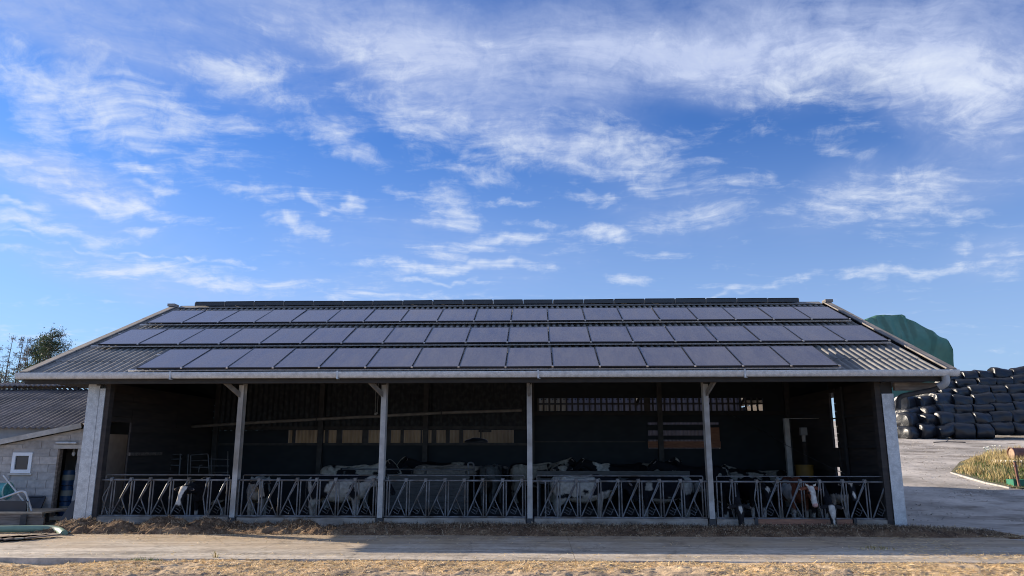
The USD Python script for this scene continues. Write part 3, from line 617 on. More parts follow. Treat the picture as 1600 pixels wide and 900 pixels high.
for p0, p1 in ((458, 462), (497, 502), (509, 513.5), (527, 535), (567, 576), (604, 611), (626.5, 631), (658, 659.5), (675, 682), (697, 703), (718, 723.5), (750.5, 752.5)):
    MB().box((xz(p0, 680)[0], YR-.1, zb), (xz(p1, 680)[0], YR-.0, zt)).build('opening_post', M['dark_steel'], barn)
MB().box((xz(748, 672)[0], YR-.03, zt-.07), (xz(768, 672)[0], YR+.0, zt)).build('opening_post', M['dark_steel'], barn)
# right bays
bx0, bx1 = xz(1012, 660)[0], xz(1123, 660)[0]; bz0, bz1 = xz(1060, 707)[1], xz(1060, 660)[1]
S0, S1 = xz(840, 632)[0], xz(1192, 632)[0]
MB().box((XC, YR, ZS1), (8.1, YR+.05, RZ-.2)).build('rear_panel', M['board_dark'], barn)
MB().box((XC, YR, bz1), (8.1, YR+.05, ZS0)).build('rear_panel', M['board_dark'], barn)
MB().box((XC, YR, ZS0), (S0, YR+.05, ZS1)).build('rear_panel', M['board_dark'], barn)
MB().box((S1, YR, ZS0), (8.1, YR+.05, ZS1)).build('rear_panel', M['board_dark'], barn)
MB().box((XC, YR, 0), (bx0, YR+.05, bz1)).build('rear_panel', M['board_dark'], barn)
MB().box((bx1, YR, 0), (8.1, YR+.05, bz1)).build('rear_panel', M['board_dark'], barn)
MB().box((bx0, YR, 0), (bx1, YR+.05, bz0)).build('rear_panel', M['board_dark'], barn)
xs_ = np.linspace(S0, S1, 40)
zm = ZS0 + .55*(ZS1-ZS0)
for i, a in enumerate(xs_[:-1]):
    w = .02 if i != 19 else .09
    MB().box((a-w, YR-.02, ZS0-.01), (a+w+.02, YR-.003, ZS1+.01)).build('slat', M['dark_steel'], barn)
MB().box((S0, YR-.05, zm-.03), (S1, YR-.022, zm+.03)).build('slat_rail', M['dark_steel'], barn)
MB().box((XC, YR-.10, ZS0-.14), (8.0, YR-.01, ZS0-.02)).build('wall_beam', M['under'], barn)
MB().box((XC, YR-.03, xz(900, 691)[1]), (bx0-.1, YR-.004, xz(900, 689)[1])).build('panel_seam', M['dark_steel'], barn)
for p0, p1, mt in ((663.5, 672.5, 'board_dark'), (680.5, 687, 'board_dark'), (689.5, 699.5, 'plank'), (701, 707, 'board_dark')):
    MB().box((bx0-.02, YR-.03, xz(1060, p1)[1]), (bx1+.02, YR-.004, xz(1060, p0)[1])).build('opening_board', M[mt], barn)
MB().box((xz(1108, 668)[0], YR-.06, xz(1060, 690)[1]), (xz(1123, 668)[0], YR-.035, xz(1060, 668)[1])).build('opening_board', M['plank'], barn)

# ------------------------------------------------------------------ kerb under the feed barriers
kerb = thing('feed_kerb', 'low concrete kerb wall running under the feed barriers, boarded at its right end', 'kerb wall')
ends = [-10.43] + POSTX + [7.99]
wx0, wx1 = at(1187, 818, .03)[0], at(1331, 818, .03)[0]
def kblock(a, b, h=.235):
    n = max(2, int((b-a)/.15)); X = np.linspace(a, b, n); q = np.stack([X*3, 0*X, 0*X+a], -1); z = h + .018*(meshkit.fbm(q, 3, 2)-.5); y0 = .03 + .012*(meshkit.fbm(q, 3, 7)-.5)
    v = np.vstack([np.c_[X, y0-.006, 0*X-.05], np.c_[X, y0, z-.015], np.c_[X, y0+.015, z], np.c_[X, 0*X+.2, z], np.c_[X, 0*X+.2, 0*X-.05]])
    f = [[r0*n+i, r0*n+i+1, (r0+1)*n+i+1, (r0+1)*n+i] for r0 in range(4) for i in range(n-1)]
    mb = MB().add(v, f)
    for c in (0, n-1): mb.add(v[c::n], [[0, 1, 2], [0, 2, 3], [0, 3, 4]])
    mb.build('kerb_section', M['concrete_kerb'], kerb, smooth=30)
for i, (a, b) in enumerate(zip(ends, ends[1:])):
    a, b = a + (.10 if i else .0), b - (.10 if i < 4 else 0)
    if i == 0: kblock(a, b, .25)
    elif i < 4: kblock(a, b)
    else:
        kblock(a, wx0-.11); kblock(wx1+.11, b, .225)
for k in range(2):
    MB().box((wx0-.03, .02+.01*k, .01+.115*k), (wx1+.03, .07+.01*k, .118+.115*k)).build('kerb_plank', M['plank'], kerb)
for x in (wx0-.075, wx1+.075): MB().box((x-.035, -.005, 0), (x+.035, .16, .26)).build('plank_bracket', M['dark_steel'], kerb)

# ------------------------------------------------------------------ feed barriers
def barrier(x0, x1, apex, ztop, zmain, zbot, label, y=.10, start=(), openat=()):
    t = thing('feed_barrier', label, 'feed barrier', (0, 0, 0), group=None)
    MB().tube([(x0, y, zbot), (x1, y, zbot)], .026, 8).build('bottom_rail', M['pipe'], t, smooth=True)
    MB().tube([(x0-.05, y, zmain), (x1+.05, y, zmain)], .024, 8).build('main_rail', M['pipe'], t, smooth=True)
    tx0, tx1 = x0+.06, max(apex)+.03
    MB().tube(bent([(tx0, y+.02, zmain), (tx0, y+.02, ztop), (tx1, y+.02, ztop), (tx1, y+.02, zmain)], .03), .014, 6).build('top_rail', M['pipe'], t, smooth=True)
    for a in start: MB().tube([(a, y, zbot), (a, y, zmain)], .020, 8).build('upright', M['pipe'], t, smooth=True)
    prev = x0+.05
    for i, a in enumerate(apex):
        gap = a-prev
        mb = MB(); m1 = MB()
        MB().tube([(a-.005, y, zbot), (a-.005, y, zmain+.04)], .019, 8).build('upright', M['pipe'], t, smooth=True)
        if i < len(apex)-1 or True:
            MB().tube([(a+.062, y, zbot), (a+.055, y, zmain)], .017, 8).build('upright', M['pipe'], t, smooth=True)
        lo = a - min(.40, gap*.86)
        zz = zmain-.02
        if i in openat:
            # headlock tipped open: yoke hangs nearly upright
            mb.tube(bent([(a-.03, y-.03, zz+.02), (a-.10, y-.03, zbot+.42), (a-.02, y-.03, zbot+.04)], .05), .016, 7)
        else:
            mb.tube([(lo, y-.03, zbot+.03), (a-.02, y-.03, zz+.06)], .018, 7)
            mb.tube(bent([(a-.035, y-.02, zz-.05), (a-.21, y-.02, zbot+.40), (a-.035, y-.02, zbot+.03)], .04), .014, 7)
        mb.tube([(a-.02, y-.05, zz+.03), (a-.02, y+.03, zz+.03)], .04, 8)
        yoke = mb.build('headlock', M['pipe'], t, smooth=True)
        if i not in openat:
            for q in range(3):
                x_ = lo+.05+.03*q; zq = zbot+.09+.055*q
                m1.tube(bent([(x_+.035, y-.03, zq+.035), (x_+.15, y-.03, zq-.035), (x_+.165, y-.03, zq+.02)], .02, 3), .0055, 5)
            m1.build('stop_bar', M['pipe'], yoke.GetPath().pathString)
        m2 = MB().tube([(a-.06, y-.005, zmain-.03), (a-.06, y-.005, zmain+.05), (a+.02, y-.005, zmain+.05)], .010, 5); m2.build('latch', M['pipe'], t)
        prev = a
    return t
ax = lambda L, yy=750: [at(p, yy, .1)[0] for p in L]
barrier(-10.32, -7.22, ax([177, 207, 237, 268, 297, 327, 356]), 1.19, 1.075, .262, 'galvanised headlock feed barrier in the leftmost bay with a blazed heifer behind it', start=ax([147, 152]), openat=(5,))
barrier(-7.02, -3.77, ax([407, 437, 466.5, 497, 526.5, 557, 585]), 1.19, 1.075, .262, 'galvanised headlock feed barrier in front of the broadside pied cattle, second bay', start=ax([374, 380]))
barrier(-3.57, -.30, ax([636.5, 667, 697, 727, 756, 787, 817]), 1.185, 1.07, .258, 'galvanised headlock feed barrier in the middle bay with no cattle close behind', start=ax([605, 609]))
barrier(-.10, 3.85, ax([870.6, 902, 934.7, 966.7, 998.7, 1031.5, 1064, 1096.5]), 1.18, 1.06, .25, 'galvanised headlock feed barrier between the pale cow and the orange tagged calf, fourth bay', start=ax([840, 852]))
barrier(4.05, 7.95, ax([1144, 1183, 1215, 1251, 1281, 1317, 1351.5, 1386]), 1.174, 1.053, .243, 'galvanised headlock feed barrier in the rightmost bay with five heads at it', start=ax([1119, 1126]), openat=(0, 1, 4, 5))

# ------------------------------------------------------------------ solar panels
def panel_proto():
    cl = stage.CreateClassPrim('/World/solar_panel_model')
    W, H = 1.068, 1.66
    base = '/World/solar_panel_model'
    mb = MB()
    for a, b in (((-W/2, 0, 0), (W/2, .012, .035)), ((-W/2, H-.012, 0), (W/2, H, .035)), ((-W/2, .012, 0), (-W/2+.012, H-.012, .035)), ((W/2-.012, .012, 0), (W/2, H-.012, .035))): mb.box(a, b)
    mb.build('frame', M['frame_black'], base)
    mb = MB().box((-W/2+.012, .012, .012), (W/2-.012, H-.012, .031)); mb.build('cell_sheet', M['cell'], base)
    MB().box((W/2-.012, -.03, .012), (W/2+.03, .004, .045)).build('end_clip', M['alu'], base)
    MB().box((W/2-.004, .33, .035), (W/2+.022, .38, .039)).box((W/2-.004, 1.28, .035), (W/2+.022, 1.33, .039)).build('clamp', M['frame_black'], base)
panel_proto()
ORD = ['first', 'second', 'third', 'fourth', 'fifth', 'sixth', 'seventh', 'eighth', 'ninth', 'tenth', 'eleventh', 'twelfth', 'thirteenth', 'fourteenth', 'fifteenth', 'sixteenth', 'seventeenth', 'eighteenth', 'nineteenth']
for rname, xs0, cnt, y0 in (('lowest', -9.45, 15, -.535), ('middle', -11.67, 19, 1.50), ('topmost', -11.66, 19, 3.78)):
    s0 = (y0-EY)/CA + .04
    for i in range(cnt):
        lab = (f'{ORD[i]} black solar panel from the left in the {rname} row on the barn roof' if i < cnt-1 else f'rightmost black solar panel in the {rname} row on the barn roof')
        x = UsdGeom.Xform.Define(stage, numbered('/World', 'solar_panel'))
        p = slope(xs0 + 1.0885*(i+.5), s0, .122)
        x.AddTranslateOp().Set(Gf.Vec3d(*p)); x.AddRotateXYZOp().Set(Gf.Vec3f(22.8 + rr.uniform(-.3, .3), rr.uniform(-.22, .22), 0))
        x.GetPrim().GetReferences().AddInternalReference('/World/solar_panel_model'); x.GetPrim().SetInstanceable(True)
        tag(x, lab, 'solar panel', f'solar panels in the {rname} row on the barn roof')
    for ds in (-.03, 1.3):
        MB().bar(slope(xs0-.03, s0+ds, .095), slope(xs0+cnt*1.0885+.03, s0+ds, .095), .03, .03, (0, -SA, CA)).build('panel_rail', M['alu'] if ds < .1 else M['frame_black'], barn)
        MB().bar(slope(xs0-.17, s0+ds, .09), slope(xs0-.03, s0+ds, .09), .045, .045, (0, -SA, CA)).build('rail_end', M['alu'], barn)

# ------------------------------------------------------------------ things inside the barn
t = thing('feed_auger', 'long slanting auger tube hung from wires across the left of the barn', 'auger tube')
ps = [(262, 669, 5.6), (378, 661.5, 5.0), (495, 655, 4.6), (595, 650, 4.3), (690, 645, 4.3), (815, 641, 4.5)]
P3 = [at(*q) for q in ps]
for i, (a, b) in enumerate(zip(P3, P3[1:])): MB().tube([a, b], .045, 8).build('tube_length', M['brace'], t, smooth=True)
for q in (P3[2], P3[4]): MB().tube([q-[.02, 0, 0], q+[.02, 0, 0]], .062, 8).build('tube_collar', M['dark_steel'], t)
a = at(587, 646, 4.2); 
for dx in (-.02, .05): MB().tube([a+[dx, 0, 0], (a[0]+dx, a[1], EZ+(a[1]-EY)*TA-.1)], .006, 4).build('hanging_wire', M['galv'], t)
MB().tube([a+[-.03, 0, -.03], a+[.06, 0, .02]], .03, 6).build('wire_clamp', M['galv'], t)

def frame_of(name, label, cat, polys, Y, mat='pipe', r=.022):
    t = thing(name, label, cat)
    for nm, pts in polys: MB().tube(bent([at(p[0], p[1], p[2] if len(p) > 2 else Y) for p in pts], .05, 3), r, 6).build(nm, M[mat], t, smooth=True)
    return t
t = frame_of('cattle_crush', 'grey steel cattle crush frame standing behind the leftmost bay', 'cattle crush',
         [('side_frame', [(226, 742), (228, 711), (282, 710), (280, 742)]), ('side_frame', [(232, 742, 5.2), (233, 713, 5.2), (285, 712, 5.2), (284, 742, 5.2)]), ('bar', [(246, 711), (245, 742)]), ('bar', [(265, 711), (266, 735)]), ('bar', [(228, 726), (280, 727)]), ('bar', [(262, 718), (284, 717)]), ('roof_bar', [(228, 711), (233, 713, 5.2)]), ('roof_bar', [(282, 710), (285, 712, 5.2)])], 4.3)
frame_of('pen_gate', 'tubular gate with rounded corner beside the cattle crush', 'gate', [('gate_frame', [(297, 742), (298, 711), (325, 709), (327, 742)]), ('bar', [(299, 720), (326, 719)]), ('bar', [(299, 730), (326, 730)]), ('gate_post', [(293, 746), (294, 710)]), ('bar', [(310, 738), (312, 727), (316, 727)])], 4.4, r=.018)
frame_of('pen_rail', 'pair of thin horizontal pen rails left of the first steel post', 'pen rail', [('rail', [(327, 717), (358, 718)]), ('rail', [(327, 728), (358, 728)]), ('rail', [(327, 738), (358, 738)]), ('upright', [(330, 745), (330, 712)]), ('upright', [(356, 745), (356, 705)])], 4.6, r=.014)
frame_of('standpipe', 'bent upright pipe on the left wall beside the crush', 'pipe', [('pipe', [(212, 695), (211, 724), (228, 723)])], 4.0, r=.02)
# timber post frame with hanging rail right
t = thing('drafting_frame', 'upright timber post with a thin rail to the right wall', 'post frame')
a = at(1228, 654, 4.2); MB().box((a[0]-.07, 4.15, .03), (a[0]+.07, 4.27, a[2])).build('post', M['galv_post'], t)
MB().tube([at(1227, 654, 4.14), (8.04, 4.14, at(1300, 654, 4.14)[2])], .012, 5).build('rail', M['galv_post'], t)
t = thing('water_heater', 'small white box on a pipe above an ochre tub', 'water heater')
a = at(1256, 668, 4.6); b = at(1256, 690, 4.6)
MB().box((a[0]-.09, 4.6, at(1256, 680, 4.6)[2]), (a[0]+.09, 4.75, a[2])).build('box', M['white_box'], t)
MB().tube([(a[0], 4.68, at(1256, 680, 4.6)[2]), (a[0], 4.68, b[2])], .055, 8).build('neck', M['lintel'], t, smooth=True)
MB().tube([(a[0], 4.68, b[2]), (a[0], 4.68, .3)], .075, 8).build('pipe', M['board_brown'], t, smooth=True)
t = thing('ochre_tub', 'ochre plastic tub standing under the white box', 'tub')
a = at(1243, 728, 4.2); b = at(1270, 728, 4.2); z1 = a[2]; cx, hw = (a[0]+b[0])/2, (b[0]-a[0])/2
def tub(cx, cy, z0, z1, r0, r1, n=16, wall=.02):
    mb = MB(); ang = np.arange(n)*2*np.pi/n; ring = lambda rad, z: np.c_[cx+rad*np.cos(ang), cy+rad*np.sin(ang), 0*ang+z]
    v = np.vstack([ring(r0, z0), ring(r1, z1), ring(r1-wall, z1), ring(r0-wall, z0+wall)]); f = []
    for k in range(3):
        for i in range(n): f.append([k*n+i, k*n+(i+1) % n, (k+1)*n+(i+1) % n, (k+1)*n+i])
    mb.add(v, f); mb.add(ring(r0-wall, z0+wall), [[0, i, i+1] for i in range(1, n-1)]); return mb
tub(cx, 4.2, .45, z1, hw*.9, hw).build('shell', M['yellow'], t, smooth=30)
tub(cx, 4.2, z1+.002, z1+.03, hw+.015, hw+.015).build('rim', M['yellow'], t, smooth=30)
MB().box((cx-.2, 4.05, .03), (cx+.2, 4.35, .45)).build('stand', M['under'], t)
t = thing('overhead_cable', 'thin dark cable sagging from the rear wall down to the right end of the barrier', 'cable')
cp = np.array([at(1134, 644, 6.9), at(1190, 673, 5.2), at(1240, 702, 3.6), at(1320, 741, .3)]); MB().tube(bent(cp, .5), .007, 4).build('cable', M['dark_steel'], t)
# inner partition
t = thing('pen_partition', 'grey boarded pen partition with top rails in the middle bay', 'partition')
xa_, xb_ = at(605, 740, 3.45)[0], at(733, 740, 3.45)[0]
for k in range(5): MB().box((xa_, 3.45+.004*(k % 2), .17+.19*k), (xb_, 3.49, .352+.19*k)).build('board', M['part'], t)
MB().tube([at(535, 733, 3.42), at(742, 733.5, 3.42)], .022, 7).build('top_rail', M['pipe'], t, smooth=True)
for p in (538, 602, 665, 728): MB().tube([(at(p, 740, 3.52)[0], 3.52, .03), (at(p, 740, 3.52)[0], 3.52, 1.19)], .03, 7).build('upright', M['dark_steel'], t)
MB().tube(bent([(xb_, 3.5, 1.0), (xb_-.05, 3.5, 1.42), (xb_+.12, 3.5, 1.42), (xb_+.14, 3.5, .2)], .1), .024, 7).build('hoop', M['pipe'], t, smooth=True)
t = thing('cubicle_rail', 'double steel cubicle beam running behind the fourth bay', 'cubicle rail')
for z0, z1 in ((1.06, 1.20), (.86, 1.0)):
    MB().box((at(838, 740, 3.4)[0], 3.4, z0), (at(1078, 740, 3.4)[0], 3.46, z1)).build('beam', M['part'], t)
for p in (842, 905, 968, 1030, 1074): MB().box((at(p, 740, 3.5)[0]-.04, 3.47, .03), (at(p, 740, 3.5)[0]+.04, 3.54, 1.2)).build('upright', M['dark_steel'], t)
t = thing('sill_sack', 'dark slumped sack lying on the rear window sill', 'sack')
a = at(745, 690, 6.95); s_ = trimesh.creation.icosphere(3, 1.0); vv = s_.vertices*[.40, .14, .15]; vv[:, 2] = np.where(vv[:, 2] < 0, vv[:, 2]*.1, vv[:, 2]); vv *= (1+.25*(meshkit.noise(vv*9)-.5))[:, None]
MB().add(vv + [a[0], 6.9, zb+.01], s_.faces).build('sack', M['black_plastic'], t, smooth=True)

# ------------------------------------------------------------------ cattle
ICO = trimesh.creation.icosphere(1, 1.0).vertices
Man = manifold3d.Manifold
WHITE, BLACK, RED, PINK = np.array([.50, .455, .39]), np.array([.013, .013, .015]), np.array([.165, .055, .03]), np.array([.50, .28, .23])
GREYW = np.array([.36, .315, .25])


def cow(name, label, x, y, yaw, s=1.15, head='up', hyaw=0, base=BLACK, white=WHITE, thr=.5, freq=2.2, seed=1, blaze=None, legs_white=.28, belly=True, z=.03, horns=False, eartag=False, pinknose=False, bodywhite=False, lying=False):
    """one heifer: withers height s; local +x is forward. blaze: [(u, half width), ...] along the face from poll (0) to muzzle (1)"""
    parts = []
    def ell(c, rad, R=None):
        p = ICO*np.asarray(rad, float)
        if R is not None: p = p@np.asarray(R)
        return p + np.asarray(c, float)
    def chain(*e):
        for a, b in zip(e, e[1:]): parts.append(Man.hull_points(np.vstack([a, b])))
    st = dict(chest=ell((.46, 0, .66), (.13, .14, .21)), sh=ell((.30, 0, .69), (.17, .19, .265)), rib=ell((.05, 0, .64), (.25, .245, .275)), bel=ell((-.18, 0, .655), (.22, .255, .265)), hip=ell((-.40, 0, .745), (.16, .215, .205)), rump=ell((-.57, 0, .765), (.10, .165, .165)))
    chain(st['chest'], st['sh'], st['rib'], st['bel'], st['hip'], st['rump'])
    chain(ell((.30, 0, .90), (.14, .05, .07)), ell((0, 0, .875), (.15, .06, .05)), ell((-.42, 0, .905), (.12, .10, .05)))
    for sd in (-1, 1):
        parts.append(Man.hull_points(np.vstack([ell((-.40, sd*.185, .89), (.06, .035, .045)), ell((-.40, sd*.12, .74), (.12, .08, .12))])))
        chain(ell((.36, sd*.125, .60), (.11, .07, .15)), ell((.35, sd*.13, .46), (.065, .055, .075)), ell((.355, sd*.125, .30), (.044, .042, .055)), ell((.35, sd*.125, .12), (.03, .03, .04)), ell((.355, sd*.125, .085), (.036, .036, .036)), ell((.385, sd*.125, .025), (.055, .042, .025)))
        chain(ell((-.50, sd*.125, .70), (.14, .075, .16)), ell((-.44, sd*.15, .50), (.115, .06, .10)), ell((-.55, sd*.135, .33), (.055, .042, .065)), ell((-.545, sd*.13, .27), (.045, .038, .05)), ell((-.525, sd*.13, .12), (.032, .032, .04)), ell((-.515, sd*.13, .085), (.038, .036, .036)), ell((-.485, sd*.13, .025), (.055, .042, .025)))
    poll, pitch = {'up': ((.86, 0, 1.06), -48), 'level': ((.93, 0, .90), -55), 'through': ((.98, 0, .80), -62), 'low': ((1.02, 0, .46), -76), 'graze': ((1.0, 0, .30), -70), 'back': ((.80, 0, .98), -35)}[head]
    poll = np.array(poll); hy, pt = math.radians(hyaw), math.radians(pitch)
    nb = np.array([.44, 0, .76])
    if hyaw:   # neck swings with the head
        d = poll-nb; c_, s_n = math.cos(hy*.5), math.sin(hy*.5); poll = nb + np.array([d[0]*c_-d[1]*s_n, d[0]*s_n+d[1]*c_, d[2]])
    hdir = np.array([math.cos(pt)*math.cos(hy), math.cos(pt)*math.sin(hy), math.sin(pt)]); lat = np.array([-math.sin(hy), math.cos(hy), 0]); dor = np.cross(hdir, lat)
    R = np.array([hdir, lat, dor]); Lh = .43
    hp = lambda u, v=0, w=0: poll + hdir*u*Lh + lat*v + dor*w
    nd = poll - nb
    chain(ell((.40, 0, .74), (.13, .12, .19)), ell(nb + nd*.45 + [0, 0, -.01], (.10, .085, .125)), ell(hp(.12, 0, -.06), (.08, .07, .085), R))
    chain(ell(hp(.06, 0, -.01), (.06, .078, .05), R), ell(hp(.32, 0, -.01), (.08, .085, .06), R), ell(hp(.64, 0, -.012), (.07, .056, .048), R), ell(hp(.90, 0, -.018), (.045, .062, .046), R))
    chain(ell(hp(.25, 0, -.085), (.09, .062, .05), R), ell(hp(.60, 0, -.065), (.06, .045, .035), R), ell(hp(.88, 0, -.045), (.045, .05, .03), R))
    for sd in (-1, 1):
        chain(ell(hp(.05, sd*.075, -.02), (.03, .03, .025), R), ell(hp(.09, sd*.145, -.02), (.045, .04, .016), R), ell(hp(.13, sd*.215, -.03), (.014, .018, .009), R))
        parts.append(Man.hull_points(ell(hp(.34, sd*.078, .018), (.022, .014, .018), R)))
    man = Man.batch_boolean(parts, manifold3d.OpType.Add).refine_to_length(.042)
    mm = man.to_mesh(); tm = trimesh.Trimesh(mm.vert_properties[:, :3], mm.tri_verts, process=True)
    trimesh.smoothing.filter_taubin(tm, .5, .53, 5)
    p = np.array(tm.vertices)
    # coat
    nz = meshkit.fbm(p*freq + seed*7.31, 3, seed)
    wmask = nz > thr
    col = np.where(wmask[:, None], white, base)
    if legs_white: col[(p[:, 2] < legs_white + .06*(nz-.5)) & (p[:, 2] > .045)] = white
    if belly: col[(p[:, 2] < .47) & (np.abs(p[:, 0]+.05) < .3) & (nz > .42)] = white
    q = p - poll; u, v_, w_ = q@hdir/Lh, q@lat, q@dor
    ishead = (u > -.02) & (np.abs(v_) < .28) & (w_ > -.17) & (w_ < .12) & (np.linalg.norm(q, axis=1) < .58)
    col[ishead] = base
    if blaze:
        bu, bw = zip(*blaze); wid = np.interp(u, bu, bw, left=0, right=0)
        col[ishead & (np.abs(v_) < wid) & (w_ > -.045)] = white
    if pinknose: col[ishead & (u > .88)] = PINK
    else: col[ishead & (u > .93)] = np.array([.03, .03, .035])
    for sd in (-1, 1): col[np.linalg.norm(p-hp(.34, sd*.083, .022), axis=1) < .03] = .008
    col[ishead & (np.abs(v_) > .10) & (u < .2) & (w_ < -.022)] = np.array([.34, .27, .23])
    col[p[:, 2] < .045] = np.array([.03, .027, .025])
    dirt = sstep(.75, .1, p[:, 2])*.35*meshkit.noise(p*5+seed); col = col*(1-dirt[:, None]) + np.array([.075, .058, .042])*dirt[:, None]
    if lying: p[:, 2] = np.where(p[:, 2] < .42, .42+(p[:, 2]-.42)*.12, p[:, 2]) - .36
    t = UsdGeom.Xform.Define(stage, numbered('/World', name)); t.AddTranslateOp().Set(Gf.Vec3d(float(x), float(y), float(z))); t.AddRotateZOp().Set(float(yaw))
    tag(t, label, 'cow')
    m = usdkit.mesh(stage, str(t.GetPath())+'/body', (p*s, tm.faces), M['coat'], smooth=True); coloured(m, col)
    zt_ = -.36 if lying else 0
    MB().tube(np.array([(-.655, 0, .86+zt_), (-.70, 0, .78+zt_), (-.71, .01, .60+zt_), (-.70, .015, .40+max(zt_, -.2))])*s, np.array([.022, .02, .016, .013])*s, 6).build('tail', M['tail'], t, smooth=True)
    MB().tube(np.array([(-.70, .015, .42+max(zt_, -.2)), (-.705, .015, .33+max(zt_, -.25)), (-.70, .02, .22+max(zt_, -.15))])*s, np.array([.014, .035, .008])*s, 6).build('tail_tuft', M['tail'], t, smooth=True)
    if horns:
        for sd in (-1, 1):
            MB().tube(np.array([hp(.0, sd*.055, .02), hp(-.02, sd*.09, .035), hp(-.07, sd*.105, .05)])*s, np.array([.022, .018, .006])*s, 7).build('horn', M['horn'], t, smooth=True)
    if eartag:
        a = hp(.13, .17, -.03)*s; MB().bar(a - dor*.004*s, a + dor*.004*s, .06*s, .06*s, hdir).build('ear_tag', M['tag_yellow'], t)
    return t


FULL = [(0, .05), (.15, .05), (.35, .04), (.6, .035), (.8, .05), (1, .07)]
STAR = [(.05, 0), (.10, .042), (.16, .046), (.40, 0)]
N_ = 'heifer'
X = lambda p, yy, Y: at(p, yy, Y)[0]
def facing(px, py, Y, off, s): return X(px, py, Y), Y + off*s     # a beast that faces the camera with its poll at pixel, depth Y
# five (and one) at the barrier
cow(N_, 'black and white heifer with broad white blaze in sunlight at the leftmost barrier', X(334, 770, .95), .93, -103, 1.14, 'through', 4, thr=.56, seed=4, blaze=[(0, .075), (.2, .07), (.45, .045), (.7, .042), (.85, .065), (.95, .07)], pinknose=False)
cow(N_, 'black heifer with small white heart on forehead feeding head down beside right post', X(1136, 770, 1.0), 1.10, -90, 1.16, 'low', 0, thr=.95, seed=7, blaze=[(.10, 0), (.16, .036), (.24, .034), (.46, 0)], legs_white=.2)
cow(N_, 'black heifer with white star standing back between the post and the red one', X(1176, 770, 1.45), 1.42, -90, 1.13, 'through', 3, thr=.9, seed=9, blaze=STAR, legs_white=.35)
cow(N_, 'red and white heifer with white face and short pale horns', X(1240, 770, 1.2), 1.22, -90, 1.16, 'through', 4, base=RED, thr=.62, seed=5, blaze=[(0, .07), (.2, .06), (.45, .048), (.7, .06), (.88, .085), (.98, .08)], horns=True, pinknose=True, legs_white=.3)
cow(N_, 'black heifer reaching down over the plank kerb with long tapering white blaze', X(1270, 770, 1.0), 1.04, -90, 1.16, 'low', -3, thr=.9, seed=12, blaze=[(.0, 0), (.06, .06), (.30, .058), (.6, .03), (.78, .012), (.95, .012)], legs_white=.25)
cow(N_, 'black heifer with white forehead triangle and white snout spot, rightmost head', X(1301, 770, 1.35), 1.36, -90, 1.14, 'level', 0, thr=.9, seed=15, blaze=[(.02, .055), (.10, .055), (.33, 0), (.62, 0), (.72, .028), (.86, .032), (.9, 0)], legs_white=.62)
# loose housed animals near the barrier
cow(N_, 'pale grey and white heifer standing just right of the first steel post', X(398, 775, 1.3), 1.5, -75, 1.14, 'level', 25, white=GREYW, thr=.40, seed=21, blaze=FULL, legs_white=.5)
cow(N_, 'white and black patched heifer standing broadside behind the second bay barrier', X(530, 775, 1.35), 1.35, 0, 1.20, 'level', 0, white=GREYW*1.15, thr=.50, freq=2.8, seed=23, blaze=STAR, legs_white=.45)
cow(N_, 'off white heifer with one dark back patch standing behind the broadside one', X(548, 735, 4.2), 4.2, 4, 1.30, 'up', 0, white=GREYW*1.05, thr=.36, seed=30, blaze=FULL, z=.10)
cow(N_, 'cream backed heifer standing behind the grey boarded partition', X(690, 735, 4.3), 4.35, 2, 1.24, 'level', 0, white=np.array([.26, .215, .17]), thr=.27, seed=33, blaze=FULL, z=.17)
cow(N_, 'black and white heifer looking over the back of the cream one', X(690, 715, 5.4), 5.5, 180, 1.30, 'up', 25, white=GREYW, thr=.52, seed=35, blaze=FULL, z=.17)
cow(N_, 'dirty grey heifer seen from behind, left of the middle steel post', X(768, 735, 4.4), 4.7, 82, 1.24, 'level', 0, white=np.array([.11, .11, .10]), base=np.array([.05, .05, .052]), thr=.40, seed=37, z=.17)
cow(N_, 'mostly white heifer with black flank standing broadside behind the fourth bay barrier', X(910, 775, 1.4), 1.40, 3, 1.19, 'through', 10, white=GREYW*1.15, thr=.46, freq=2.4, seed=49, blaze=STAR, legs_white=.5)
cow(N_, 'black heifer with white face and orange ear tag facing left', X(1035, 775, 1.7), 1.75, 178, 1.16, 'through', -14, white=GREYW, thr=.60, seed=43, blaze=[(0, .09), (.3, .09), (.6, .09), (.95, .09)], eartag=True, legs_white=.25)
cow(N_, 'black heifer with wide white chest blaze standing behind the cubicle beam', X(872, 735, 4.6), 5.0, -86, 1.28, 'level', 4, white=GREYW, thr=.62, seed=45, blaze=[(0, .1), (.3, .09), (.6, .07), (.95, .07)], z=.17)
cow(N_, 'grey white heifer half hidden by the middle steel post', X(838, 735, 5.6), 5.6, 12, 1.27, 'up', 0, white=GREYW, thr=.45, seed=48, blaze=STAR, z=.17)
cow(N_, 'nearly all black heifer standing broadside behind the cubicle beam', X(968, 735, 5.0), 5.0, 180, 1.26, 'up', 0, thr=.66, seed=52, z=.17, legs_white=0)
cow(N_, 'black heifer with white throat patch near the plank louvre', X(1016, 735, 5.6), 5.6, -60, 1.28, 'up', 10, white=GREYW*1.1, thr=.60, seed=56, blaze=STAR, z=.17)
cow(N_, 'large black heifer with white shoulder splash left of the right steel post', X(1088, 735, 3.9), 3.9, 176, 1.30, 'up', -10, white=GREYW*1.1, thr=.60, seed=58, blaze=STAR, z=.10)
cow(N_, 'black heifer with white patch on its rump just right of the right post', X(1142, 735, 3.9), 4.0, 20, 1.2, 'level', 0, white=GREYW, thr=.58, seed=62, blaze=STAR)
cow(N_, 'black heifer with slanting white flash standing left of the timber post', X(1190, 735, 5.0), 5.0, 172, 1.22, 'up', 0, white=GREYW, thr=.57, seed=66, blaze=STAR)

